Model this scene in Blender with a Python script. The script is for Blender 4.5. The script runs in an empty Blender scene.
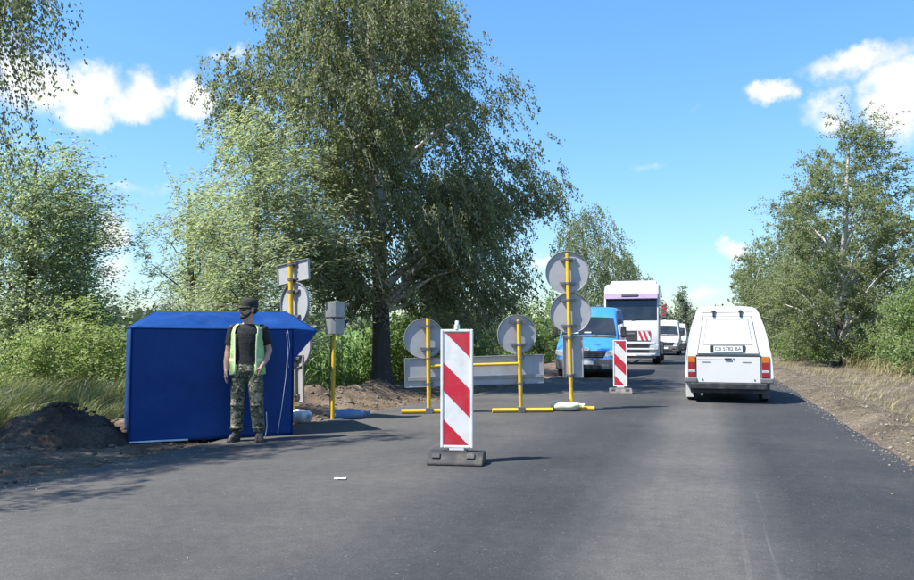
import bpy, bmesh, math, random
import numpy as np
from mathutils import Vector, Matrix, Euler, noise as mnoise

# ------------------------------------------------------------------ camera, sky, sun, exposure
scene = bpy.context.scene
COL = scene.collection
R = math.radians
FPX, CAM_H = 760.0, 1.35                    # focal length in pixels of the 914 x 580 photograph, eye height
YAW, PITCH = R(18.04), R(3.32)
SUN_EL, SUN_AZ = R(56), R(229)              # azimuth clockwise from +Y (the road direction)
SKY_STRENGTH, SUN_STRENGTH, EXPOSURE = 0.15, 4.0, 1.30

cam_data = bpy.data.cameras.new('camera')
cam_data.sensor_width = 36.0
cam_data.lens = 36.0 * FPX / 914.0
cam_data.clip_start, cam_data.clip_end = 0.05, 6000
cam = bpy.data.objects.new('camera', cam_data)
cam.location = (0, 0, CAM_H)
cam.rotation_euler = (math.pi / 2 + PITCH, 0, YAW)
COL.objects.link(cam)
scene.camera = cam

SUN_DIR = Vector((math.sin(SUN_AZ) * math.cos(SUN_EL), math.cos(SUN_AZ) * math.cos(SUN_EL), math.sin(SUN_EL)))
sun_data = bpy.data.lights.new('sun', 'SUN')
sun_data.energy = SUN_STRENGTH
sun_data.angle = R(0.53)
sun_data.color = (1.0, 0.955, 0.88)
sun = bpy.data.objects.new('sun', sun_data)
sun.rotation_euler = (-SUN_DIR).to_track_quat('-Z', 'Y').to_euler()
COL.objects.link(sun)

vs = scene.view_settings
vs.view_transform, vs.look, vs.gamma, vs.exposure = 'Standard', 'None', 1.0, EXPOSURE
vs.use_curve_mapping = False
scene.render.engine = 'CYCLES'
scene.cycles.use_denoising = True
scene.cycles.max_bounces = 8
scene.cycles.transparent_max_bounces = 8
scene.cycles.caustics_reflective = False
scene.cycles.caustics_refractive = False

def ray(px, py):
    """Direction in the world of a pixel of the 914 x 580 photograph."""
    x, u = (px - 457.0) / FPX, -(py - 290.0) / FPX
    f = Vector((-math.sin(YAW) * math.cos(PITCH), math.cos(YAW) * math.cos(PITCH), math.sin(PITCH)))
    r = Vector((math.cos(YAW), math.sin(YAW), 0))
    up = Vector((math.sin(YAW) * math.sin(PITCH), -math.cos(YAW) * math.sin(PITCH), math.cos(PITCH)))
    return f + r * x + up * u

def ground(px, py, z=0.0):
    """Where the ray through a pixel meets the ground."""
    d = ray(px, py)
    t = (z - CAM_H) / d.z
    return Vector((d.x * t, d.y * t, z))

# --- world: Nishita sky with fair-weather cumulus all round
world = bpy.data.worlds.new('World')
scene.world = world
world.use_nodes = True
wt = world.node_tree
wt.nodes.clear()
w_out = wt.nodes.new('ShaderNodeOutputWorld')
w_bg = wt.nodes.new('ShaderNodeBackground')
w_bg.inputs['Strength'].default_value = SKY_STRENGTH
sky = wt.nodes.new('ShaderNodeTexSky')
sky.sky_type = 'NISHITA'
sky.sun_disc = False
sky.sun_elevation, sky.sun_rotation = SUN_EL, SUN_AZ
sky.altitude, sky.air_density, sky.dust_density, sky.ozone_density = 150, 1.0, 0.25, 2.6
tc = wt.nodes.new('ShaderNodeTexCoord')
def wmath(op, a, b=None, clamp=False):
    n = wt.nodes.new('ShaderNodeMath'); n.operation = op; n.use_clamp = clamp
    for i, v in enumerate((a, b)):
        if v is None: continue
        if isinstance(v, (int, float)): n.inputs[i].default_value = v
        else: wt.links.new(v, n.inputs[i])
    return n.outputs[0]
nz = wt.nodes.new('ShaderNodeTexNoise')
nz.inputs['Scale'].default_value = 14.0
nz.inputs['Detail'].default_value = 7.0
nz.inputs['Roughness'].default_value = 0.58
wt.links.new(tc.outputs['Generated'], nz.inputs['Vector'])
nz2 = wt.nodes.new('ShaderNodeTexNoise')
nz2.inputs['Scale'].default_value = 34.0
nz2.inputs['Detail'].default_value = 5.0
wt.links.new(tc.outputs['Generated'], nz2.inputs['Vector'])
clouds_px = [  # centre and half-size in pixels, density
    (28, 82, 60, 46, 1.2), (85, 90, 60, 38, 1.25), (150, 98, 42, 32, 1.15), (118, 106, 70, 22, 1.1),
    (204, 104, 26, 32, 1.0), (226, 52, 30, 14, .62), (130, 185, 44, 12, .55), (115, 231, 30, 22, 1.05),
    (112, 268, 34, 34, .6), (775, 94, 30, 18, .9), (862, 68, 66, 26, .8), (900, 106, 46, 56, 1.3),
    (830, 114, 40, 30, .9), (735, 247, 24, 17, 1.0), (700, 286, 22, 9, .75), (541, 262, 26, 12, .95),
    (648, 163, 22, 9, .4), (700, 112, 26, 8, .3), (180, 98, 24, 14, .7)]
blobs = []
for (x, y, rx, ry, s) in clouds_px:
    d = ray(x, y); k = d.length * FPX
    blobs.append((d.normalized(), rx / k * 1.0, ry / k * 1.0, s))
crng = random.Random(5)
for k in range(16):                          # the same kind of cloud over the rest of the sky
    az = R(60 + k * 16.5 + crng.uniform(-5, 5)); el = R(crng.uniform(8, 42))
    c0 = Vector((math.sin(az) * math.cos(el), math.cos(az) * math.cos(el), math.sin(el)))
    blobs.append((c0, crng.uniform(.06, .13), crng.uniform(.03, .06), crng.uniform(.8, 1.1)))
wn = wt.nodes.new('ShaderNodeTexNoise')       # ragged outlines: bend the direction before the clouds are laid out
wn.inputs['Scale'].default_value = 9.0; wn.inputs['Detail'].default_value = 6.0; wn.inputs['Roughness'].default_value = .62
wt.links.new(tc.outputs['Generated'], wn.inputs['Vector'])
wv1 = wt.nodes.new('ShaderNodeVectorMath'); wv1.operation = 'SUBTRACT'; wt.links.new(wn.outputs['Color'], wv1.inputs[0]); wv1.inputs[1].default_value = (.5, .5, .5)
wv2 = wt.nodes.new('ShaderNodeVectorMath'); wv2.operation = 'SCALE'; wt.links.new(wv1.outputs[0], wv2.inputs[0]); wv2.inputs['Scale'].default_value = .11
wv3 = wt.nodes.new('ShaderNodeVectorMath'); wv3.operation = 'ADD'; wt.links.new(tc.outputs['Generated'], wv3.inputs[0]); wt.links.new(wv2.outputs[0], wv3.inputs[1])
acc = None
for (d, rx, ry, s) in blobs:
    right = Vector((d.y, -d.x, 0)).normalized()
    up = right.cross(d).normalized()
    rot = Matrix((right, up, -d)).transposed().to_euler()
    mp = wt.nodes.new('ShaderNodeMapping'); mp.vector_type = 'TEXTURE'
    mp.inputs['Location'].default_value = d
    mp.inputs['Rotation'].default_value = rot
    mp.inputs['Scale'].default_value = (rx, ry, .3)
    wt.links.new(wv3.outputs[0], mp.inputs['Vector'])
    ln = wt.nodes.new('ShaderNodeVectorMath'); ln.operation = 'LENGTH'
    wt.links.new(mp.outputs['Vector'], ln.inputs[0])
    v = wmath('MULTIPLY', wmath('SUBTRACT', 1.0, ln.outputs['Value'], clamp=True), s)
    acc = v if acc is None else wmath('MAXIMUM', acc, v)
n_sum = wmath('ADD', wmath('MULTIPLY', wmath('SUBTRACT', nz.outputs['Fac'], .5), 1.9),
              wmath('MULTIPLY', wmath('SUBTRACT', nz2.outputs['Fac'], .5), .8))
dens = wmath('ADD', acc, wmath('MULTIPLY', n_sum, wmath('MULTIPLY', acc, 1.6, clamp=True)))
mr = wt.nodes.new('ShaderNodeMapRange'); mr.interpolation_type = 'SMOOTHSTEP'
mr.inputs['From Min'].default_value, mr.inputs['From Max'].default_value = .10, .80
wt.links.new(dens, mr.inputs['Value'])
hs = wt.nodes.new('ShaderNodeHueSaturation')
hs.inputs['Saturation'].default_value = 1.20
hs.inputs['Value'].default_value = 1.0
wt.links.new(sky.outputs['Color'], hs.inputs['Color'])
mx = wt.nodes.new('ShaderNodeMix'); mx.data_type = 'RGBA'
wt.links.new(mr.outputs['Result'], mx.inputs['Factor'])
lum = wt.nodes.new('ShaderNodeRGBToBW'); wt.links.new(hs.outputs['Color'], lum.inputs['Color'])
soft = wt.nodes.new('ShaderNodeVectorMath'); soft.operation = 'SCALE'      # brightness compressed in the sky colour, most along the bright horizon
wt.links.new(hs.outputs['Color'], soft.inputs[0])
wt.links.new(wmath('DIVIDE', 1.03, wmath('ADD', 1.0, wmath('MULTIPLY', lum.outputs['Val'], .22))), soft.inputs['Scale'])
tint = wt.nodes.new('ShaderNodeVectorMath'); tint.operation = 'MULTIPLY'
wt.links.new(soft.outputs[0], tint.inputs[0]); tint.inputs[1].default_value = (.95, 1.01, 1.03)
wt.links.new(tint.outputs[0], mx.inputs['A'])
cl = .44 / SKY_STRENGTH
mx.inputs['B'].default_value = (cl * .97, cl * .985, cl, 1)
wt.links.new(mx.outputs['Result'], w_bg.inputs['Color'])
wt.links.new(w_bg.outputs['Background'], w_out.inputs['Surface'])

# ------------------------------------------------------------------ materials
MATS = {}
def _new(name):
    m = bpy.data.materials.new(name); m.use_nodes = True
    nt = m.node_tree
    return m, nt, nt.nodes['Principled BSDF']
def ramp(nt, stops, fac):
    r = nt.nodes.new('ShaderNodeValToRGB')
    els = r.color_ramp.elements
    while len(els) < len(stops): els.new(.5)
    for e, (p, c) in zip(els, stops):
        e.position = p; e.color = (c[0], c[1], c[2], 1)
    nt.links.new(fac, r.inputs['Fac'])
    return r.outputs['Color']
def tnoise(nt, scale, detail=4, rough=.55, vec=None, dist=0):
    n = nt.nodes.new('ShaderNodeTexNoise')
    n.inputs['Scale'].default_value = scale; n.inputs['Detail'].default_value = detail
    n.inputs['Roughness'].default_value = rough; n.inputs['Distortion'].default_value = dist
    if vec is not None: nt.links.new(vec, n.inputs['Vector'])
    return n.outputs['Fac']
def objco(nt):
    return nt.nodes.new('ShaderNodeTexCoord').outputs['Object']
def geopos(nt):
    return nt.nodes.new('ShaderNodeNewGeometry').outputs['Position']
def mixc(nt, fac, a, b, blend='MIX'):
    n = nt.nodes.new('ShaderNodeMix'); n.data_type = 'RGBA'; n.blend_type = blend
    for s, v in (('Factor', fac), ('A', a), ('B', b)):
        if isinstance(v, (int, float)): n.inputs[s].default_value = v
        elif isinstance(v, tuple): n.inputs[s].default_value = (v[0], v[1], v[2], 1)
        else: nt.links.new(v, n.inputs[s])
    return n.outputs['Result']
def nmath(nt, op, a, b=None, clamp=False):
    n = nt.nodes.new('ShaderNodeMath'); n.operation = op; n.use_clamp = clamp
    for i, v in enumerate((a, b)):
        if v is None: continue
        if isinstance(v, (int, float)): n.inputs[i].default_value = v
        else: nt.links.new(v, n.inputs[i])
    return n.outputs[0]
def bump(nt, bsdf, h, strength=.3, dist=.01):
    b = nt.nodes.new('ShaderNodeBump')
    b.inputs['Strength'].default_value = strength; b.inputs['Distance'].default_value = dist
    nt.links.new(h, b.inputs['Height']); nt.links.new(b.outputs['Normal'], bsdf.inputs['Normal'])
def scl(c, k): return tuple(min(1, x * k) for x in c)
def plain(name, c, rough=.5, metal=0, vary=.12, scale=6, bumps=0, coat=0, dirt=None, dirt_amt=.35, spec=.5):
    """Painted or plastic surface with uneven tone, worn gloss and optional dust."""
    m, nt, b = _new(name)
    co = objco(nt)
    f = tnoise(nt, scale, 5, .6, co)
    col = ramp(nt, [(.3, scl(c, 1 - vary)), (.7, scl(c, 1 + vary))], f)
    if dirt is not None:
        d = tnoise(nt, scale * .6, 8, .68, co)
        dm = ramp(nt, [(.48, (0, 0, 0)), (.72, (dirt_amt,) * 3)], d)
        col = mixc(nt, dm, col, dirt)
    nt.links.new(col, b.inputs['Base Color'])
    rr = ramp(nt, [(.25, (max(rough - .08, .02),) * 3), (.75, (min(rough + .1, 1),) * 3)], tnoise(nt, scale * 2.3, 4, .6, co))
    nt.links.new(rr, b.inputs['Roughness'])
    b.inputs['Metallic'].default_value = metal
    b.inputs['Coat Weight'].default_value = coat
    b.inputs['Specular IOR Level'].default_value = spec
    if bumps: bump(nt, b, tnoise(nt, scale * 8, 4, .6, co), bumps, .01)
    MATS[name] = m
    return m
DUST = (.34, .29, .23)
plain('yellow_paint', (.70, .43, .025), .42, vary=.1, scale=9, dirt=(.12, .09, .06), dirt_amt=.3)
plain('sign_grey', (.40, .40, .41), .5, metal=.15, vary=.08, scale=4, dirt=(.2, .19, .17), dirt_amt=.3)
plain('sign_rim', (.30, .30, .31), .5, metal=.3, vary=.1, scale=8)
plain('sign_face_white', (.78, .78, .76), .4, vary=.05, scale=4)
plain('sign_face_red', (.60, .012, .02), .4, vary=.06, scale=4)
plain('bracket_steel', (.20, .20, .21), .45, metal=.6, vary=.15, scale=12)
plain('board_white', (.70, .70, .69), .45, vary=.05, scale=7, dirt=(.24, .21, .17), dirt_amt=.35)
plain('board_red', (.50, .014, .035), .42, vary=.09, scale=6, dirt=(.3, .22, .18), dirt_amt=.28)
plain('rubber', (.022, .023, .024), .7, vary=.25, scale=9, bumps=.25, dirt=DUST, dirt_amt=.22)
plain('housing_grey', (.28, .285, .29), .4, metal=.4, vary=.2, scale=6)
plain('cap_cloth', (.018, .02, .017), .85, vary=.3, scale=14)
plain('rubber_grey', (.10, .10, .10), .8, vary=.25, scale=9, bumps=.25, dirt=DUST, dirt_amt=.5)
plain('tyre', (.022, .022, .023), .82, vary=.2, scale=14, bumps=.2, dirt=DUST, dirt_amt=.25)
plain('white_car_paint', (.64, .64, .63), .32, vary=.02, scale=3, coat=.4, dirt=(.55, .52, .47), dirt_amt=.25)
plain('truck_white', (.60, .60, .60), .33, vary=.025, scale=2, coat=.3, dirt=(.5, .47, .42), dirt_amt=.25)
plain('truck_purple', (.26, .19, .36), .35, vary=.05, scale=3)
plain('blue_car_paint', (.035, .22, .60), .34, vary=.04, scale=3, coat=.4, dirt=(.25, .29, .34), dirt_amt=.25)
plain('black_plastic', (.022, .023, .025), .5, vary=.2, scale=9, dirt=DUST, dirt_amt=.2)
plain('grey_plastic', (.12, .125, .13), .55, vary=.15, scale=8, dirt=DUST, dirt_amt=.3)
plain('wheel_steel', (.45, .45, .45), .42, metal=.7, vary=.12, scale=10, dirt=(.1, .08, .06), dirt_amt=.4)
plain('lamp_clear', (.42, .45, .48), .12, vary=.12, scale=30, coat=.6)
plain('lamp_red', (.26, .012, .018), .2, vary=.15, scale=30, coat=.6)
plain('lamp_amber', (.50, .14, .018), .2, vary=.15, scale=30, coat=.6)
plain('plate_white', (.80, .80, .78), .4, vary=.03, scale=12)
plain('print_black', (.02, .02, .022), .5)
plain('panel_gap', (.05, .05, .05), .7)
plain('galvanised', (.36, .37, .38), .38, metal=.75, vary=.16, scale=7)
plain('sack_white', (.72, .72, .70), .7, vary=.08, scale=9, bumps=.4, dirt=DUST, dirt_amt=.3)
plain('sack_cream', (.70, .64, .48), .7, vary=.08, scale=9, bumps=.4, dirt=DUST, dirt_amt=.3)
plain('sack_blue', (.10, .21, .38), .55, vary=.15, scale=9, bumps=.4, dirt=DUST, dirt_amt=.25)
plain('cord_pale', (.6, .62, .68), .7)
plain('paper', (.75, .75, .74), .8, bumps=.3)
plain('cloth_black', (.014, .014, .016), .85, vary=.3, scale=6, bumps=.9)
plain('vest_green', (.33, .50, .20), .7, vary=.18, scale=5, bumps=.9)
plain('vest_trim', (.62, .72, .42), .6, vary=.08, scale=9)
plain('skin', (.48, .28, .20), .55, vary=.1, scale=12)
plain('hair_dark', (.022, .016, .013), .7, vary=.3, scale=60, bumps=.5)
plain('boot_leather', (.03, .024, .02), .6, vary=.3, scale=14, dirt=DUST, dirt_amt=.35)
plain('dark_lens', (.008, .008, .01), .15, coat=.6)
plain('trailer_tarp', (.62, .63, .64), .55, vary=.05, scale=2, dirt=DUST, dirt_amt=.3)
plain('chassis', (.03, .03, .032), .6, vary=.2, scale=6, dirt=DUST, dirt_amt=.3)

m, nt, b = _new('glass_dark')                # vehicle glazing: dark cabin behind a reflecting pane
co = objco(nt)
nt.links.new(ramp(nt, [(.35, (.012, .016, .02)), (.7, (.03, .036, .042))], tnoise(nt, 1.8, 3, .5, co)), b.inputs['Base Color'])
b.inputs['Roughness'].default_value = .06
b.inputs['Coat Weight'].default_value = .5
b.inputs['Coat Roughness'].default_value = .03
MATS['glass_dark'] = m

m, nt, b = _new('tent_fabric')               # woven polyester, some light passes through
co = objco(nt)
nt.links.new(ramp(nt, [(.3, (.002, .036, .165)), (.7, (.004, .050, .215))], tnoise(nt, 2.2, 5, .6, co)), b.inputs['Base Color'])
b.inputs['Roughness'].default_value = .5
b.inputs['Specular IOR Level'].default_value = .25
wv = tnoise(nt, 3.2, 6, .6, co, .8)
bump(nt, b, wv, .4, .03)
tr = nt.nodes.new('ShaderNodeBsdfTranslucent'); tr.inputs['Color'].default_value = (.01, .09, .55, 1)
ms = nt.nodes.new('ShaderNodeMixShader'); ms.inputs['Fac'].default_value = .03
nt.links.new(b.outputs['BSDF'], ms.inputs[1]); nt.links.new(tr.outputs['BSDF'], ms.inputs[2])
nt.links.new(ms.outputs['Shader'], nt.nodes['Material Output'].inputs['Surface'])
MATS['tent_fabric'] = m

m, nt, b = _new('camouflage')                # woodland camouflage cloth
co = objco(nt)
f1 = tnoise(nt, 11, 2, .5, co, .6); f2 = tnoise(nt, 17, 2, .5, co, 1.0)
c1 = ramp(nt, [(.42, (.15, .145, .09)), (.45, (.08, .09, .05)), (.55, (.08, .09, .05)), (.57, (.26, .235, .165))], f1)
c2 = mixc(nt, ramp(nt, [(.57, (0, 0, 0)), (.6, (1, 1, 1))], f2), c1, (.025, .022, .018))
nt.links.new(c2, b.inputs['Base Color']); b.inputs['Roughness'].default_value = .85
bump(nt, b, tnoise(nt, 9, 4, .6, co, .6), 1.0, .04)
MATS['camouflage'] = m

def leaf_mat(name, lo, mid, hi, under=None, trans=.32, rough=.5, clump=.9):
    m, nt, b = _new(name)
    at = nt.nodes.new('ShaderNodeAttribute'); at.attribute_name = 'rnd'
    pos = geopos(nt)
    f = nmath(nt, 'ADD', nmath(nt, 'MULTIPLY', at.outputs['Fac'], .62), nmath(nt, 'MULTIPLY', tnoise(nt, clump, 3, .6, pos), .38))
    col = ramp(nt, [(.18, lo), (.5, mid), (.82, hi)], f)
    if under is not None:
        g = nt.nodes.new('ShaderNodeNewGeometry')
        col = mixc(nt, nmath(nt, 'MULTIPLY', g.outputs['Backfacing'], .85), col, under)
    nt.links.new(col, b.inputs['Base Color'])
    b.inputs['Roughness'].default_value = rough
    b.inputs['Specular IOR Level'].default_value = .35
    tr = nt.nodes.new('ShaderNodeBsdfTranslucent')
    nt.links.new(mixc(nt, 1.0, col, (1.1, 1.2, .62), 'MULTIPLY'), tr.inputs['Color'])
    ms = nt.nodes.new('ShaderNodeMixShader'); ms.inputs['Fac'].default_value = trans
    nt.links.new(b.outputs['BSDF'], ms.inputs[1]); nt.links.new(tr.outputs['BSDF'], ms.inputs[2])
    nt.links.new(ms.outputs['Shader'], nt.nodes['Material Output'].inputs['Surface'])
    MATS[name] = m
leaf_mat('leaf_birch', (.10, .118, .06), (.175, .195, .10), (.28, .285, .14), (.28, .30, .21), trans=.54)
leaf_mat('leaf_birch_far', (.10, .125, .062), (.17, .20, .10), (.26, .285, .14), (.27, .30, .19), trans=.54)
leaf_mat('leaf_willow', (.15, .195, .11), (.23, .285, .165), (.34, .385, .23), (.54, .58, .48), trans=.46)
leaf_mat('leaf_poplar', (.11, .16, .09), (.175, .23, .135), (.27, .32, .20), (.52, .57, .48), trans=.48)
leaf_mat('leaf_bush', (.14, .20, .06), (.21, .28, .09), (.32, .38, .14), (.32, .38, .20), trans=.46)
leaf_mat('leaf_shrub', (.10, .16, .05), (.165, .24, .08), (.26, .32, .12), (.25, .31, .15), trans=.46)
leaf_mat('leaf_corn', (.13, .22, .075), (.20, .31, .115), (.30, .41, .17), (.26, .37, .16), trans=.35)
leaf_mat('leaf_far', (.11, .14, .085), (.16, .19, .115), (.21, .24, .15), None, trans=.2)
leaf_mat('grass_tall', (.16, .185, .075), (.26, .27, .12), (.42, .39, .21), None, trans=.35, clump=1.5)
leaf_mat('grass_dry', (.17, .15, .075), (.27, .23, .12), (.38, .32, .18), None, trans=.25, clump=.8)
leaf_mat('grass_green', (.06, .11, .025), (.10, .15, .04), (.18, .20, .07), None, trans=.3, clump=.6)

def bark(name, dark, pale, z0, z1, patch=.5):
    m, nt, b = _new(name)
    co = objco(nt)
    sep = nt.nodes.new('ShaderNodeSeparateXYZ'); nt.links.new(co, sep.inputs[0])
    mp = nt.nodes.new('ShaderNodeMapping'); mp.inputs['Scale'].default_value = (3, 3, 9); nt.links.new(co, mp.inputs['Vector'])
    mp2 = nt.nodes.new('ShaderNodeMapping'); mp2.inputs['Scale'].default_value = (14, 14, 2.5); nt.links.new(co, mp2.inputs['Vector'])
    f = tnoise(nt, 1.2, 5, .65, mp.outputs['Vector'])
    g = tnoise(nt, 1.0, 6, .7, mp2.outputs['Vector'])
    zz = nt.nodes.new('ShaderNodeMapRange'); zz.inputs['From Min'].default_value = z0; zz.inputs['From Max'].default_value = z1
    nt.links.new(sep.outputs['Z'], zz.inputs['Value'])
    k = nmath(nt, 'ADD', zz.outputs['Result'], nmath(nt, 'MULTIPLY', nmath(nt, 'SUBTRACT', f, .5), 2.2))
    rd = ramp(nt, [(.3, scl(dark, .6)), (.7, scl(dark, 1.5))], g)
    rp = ramp(nt, [(.38, scl(dark, 1.2)), (.46, scl(pale, .8)), (.8, pale)], f)
    nt.links.new(mixc(nt, ramp(nt, [(.4, (0, 0, 0)), (.7, (1, 1, 1))], k), rd, rp), b.inputs['Base Color'])
    b.inputs['Roughness'].default_value = .85
    bump(nt, b, g, .7, .03)
    MATS[name] = m
bark('bark_birch', (.045, .04, .036), (.50, .48, .44), 1.2, 3.6)
bark('bark_limb', (.14, .13, .115), (.62, .60, .56), -3, -1)
bark('bark_grey', (.07, .06, .05), (.20, .18, .15), 1.0, 5.0)

# --- ground surfaces
m, nt, b = _new('asphalt')
pos = geopos(nt)
sep = nt.nodes.new('ShaderNodeSeparateXYZ'); nt.links.new(pos, sep.inputs[0])
mp = nt.nodes.new('ShaderNodeMapping'); mp.inputs['Scale'].default_value = (1, .1, 1); nt.links.new(pos, mp.inputs['Vector'])
warp = nmath(nt, 'MULTIPLY', nmath(nt, 'SUBTRACT', tnoise(nt, .9, 3, .5, mp.outputs['Vector']), .5), .7)
lane = nmath(nt, 'ADD', sep.outputs['X'], warp)
lf = nt.nodes.new('ShaderNodeMapRange'); lf.inputs['From Min'].default_value = -6.5; lf.inputs['From Max'].default_value = 2.5
nt.links.new(lane, lf.inputs['Value'])
def lx(x): return (x + 6.5) / 9.0
band = ramp(nt, [(lx(-6.2), (.80,) * 3), (lx(-4.0), (.72,) * 3), (lx(-2.5), (.62,) * 3), (lx(-1.55), (.10,) * 3), (lx(-.95), (.12,) * 3), (lx(-.45), (.85,) * 3),
                 (lx(.10), (.85,) * 3), (lx(.62), (.04,) * 3), (lx(2.1), (.14,) * 3)], lf.outputs['Result'])
blotch = tnoise(nt, .55, 6, .62, pos)
fine = tnoise(nt, 70, 6, .78, pos)
mid = tnoise(nt, 9, 6, .7, pos)
streak_mp = nt.nodes.new('ShaderNodeMapping'); streak_mp.inputs['Rotation'].default_value = (0, 0, R(-24)); streak_mp.inputs['Scale'].default_value = (7, .12, 1)
nt.links.new(pos, streak_mp.inputs['Vector'])
streak = ramp(nt, [(.63, (0, 0, 0)), (.72, (1, 1, 1))], tnoise(nt, 1.0, 4, .6, streak_mp.outputs['Vector'], .4))
streak = nmath(nt, 'MULTIPLY', streak, ramp(nt, [(.5, (0, 0, 0)), (.62, (1, 1, 1))], tnoise(nt, .28, 3, .5, pos)))
dustf = nmath(nt, 'ADD', nmath(nt, 'MULTIPLY', band, .7), nmath(nt, 'MULTIPLY', nmath(nt, 'SUBTRACT', blotch, .42), .8), clamp=True)
col = ramp(nt, [(.0, (.031, .033, .036)), (.4, (.061, .060, .059)), (1.0, (.138, .128, .114))], dustf)
col = mixc(nt, .6, col, ramp(nt, [(.3, (.72,) * 3), (.5, (1,) * 3), (.7, (1.28,) * 3)], mid), 'MULTIPLY')
col = mixc(nt, nmath(nt, 'MULTIPLY', streak, .4), col, (.20, .195, .185))
col = mixc(nt, .55, col, ramp(nt, [(.3, (.25,) * 3), (.5, (.95,) * 3), (.7, (1.9,) * 3)], fine), 'MULTIPLY')
speck = ramp(nt, [(.665, (0, 0, 0)), (.71, (1, 1, 1))], tnoise(nt, 42, 2, .5, pos))
col = mixc(nt, nmath(nt, 'MULTIPLY', speck, .35), col, (.24, .235, .225))
nt.links.new(col, b.inputs['Base Color'])
b.inputs['Roughness'].default_value = .85
b.inputs['Specular IOR Level'].default_value = .22
bump(nt, b, fine, .55, .006)
MATS['asphalt'] = m

def soil(name, stops, scale=1.3, straw=.0):
    m, nt, b = _new(name)
    pos = geopos(nt)
    f = tnoise(nt, scale, 8, .66, pos)
    g = tnoise(nt, 26, 5, .7, pos)
    col = ramp(nt, stops, f)
    col = mixc(nt, .7, col, ramp(nt, [(.25, (.4,) * 3), (.5, (1,) * 3), (.75, (1.7,) * 3)], g), 'MULTIPLY')
    if straw:
        mp = nt.nodes.new('ShaderNodeMapping'); mp.inputs['Rotation'].default_value = (0, 0, .7); mp.inputs['Scale'].default_value = (60, 9, 20)
        nt.links.new(pos, mp.inputs['Vector'])
        s = ramp(nt, [(.60, (0, 0, 0)), (.66, (straw,) * 3)], tnoise(nt, 1, 3, .6, mp.outputs['Vector'], 1.5))
        col = mixc(nt, s, col, (.36, .30, .18))
    nt.links.new(col, b.inputs['Base Color'])
    b.inputs['Roughness'].default_value = .95
    b.inputs['Specular IOR Level'].default_value = .2
    bump(nt, b, nmath(nt, 'ADD', g, nmath(nt, 'MULTIPLY', f, .5)), .9, .05)
    MATS[name] = m
soil('soil_bank', [(.3, (.075, .055, .04)), (.5, (.17, .125, .09)), (.72, (.28, .215, .155))], 1.6, .4)
soil('soil_dark', [(.3, (.045, .038, .032)), (.55, (.085, .068, .054)), (.75, (.15, .12, .09))], 2.2)
soil('verge_gravel', [(.28, (.068, .053, .038)), (.5, (.13, .103, .077)), (.72, (.22, .18, .135))], 1.1, .5)
soil('field_earth', [(.3, (.07, .085, .03)), (.5, (.13, .125, .06)), (.72, (.20, .18, .10))], .5, .3)
plain('stone_pale', (.23, .20, .165), .9, vary=.45, scale=3, spec=.2)
plain('stone_dark', (.13, .11, .09), .9, vary=.5, scale=3, spec=.2)

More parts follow.
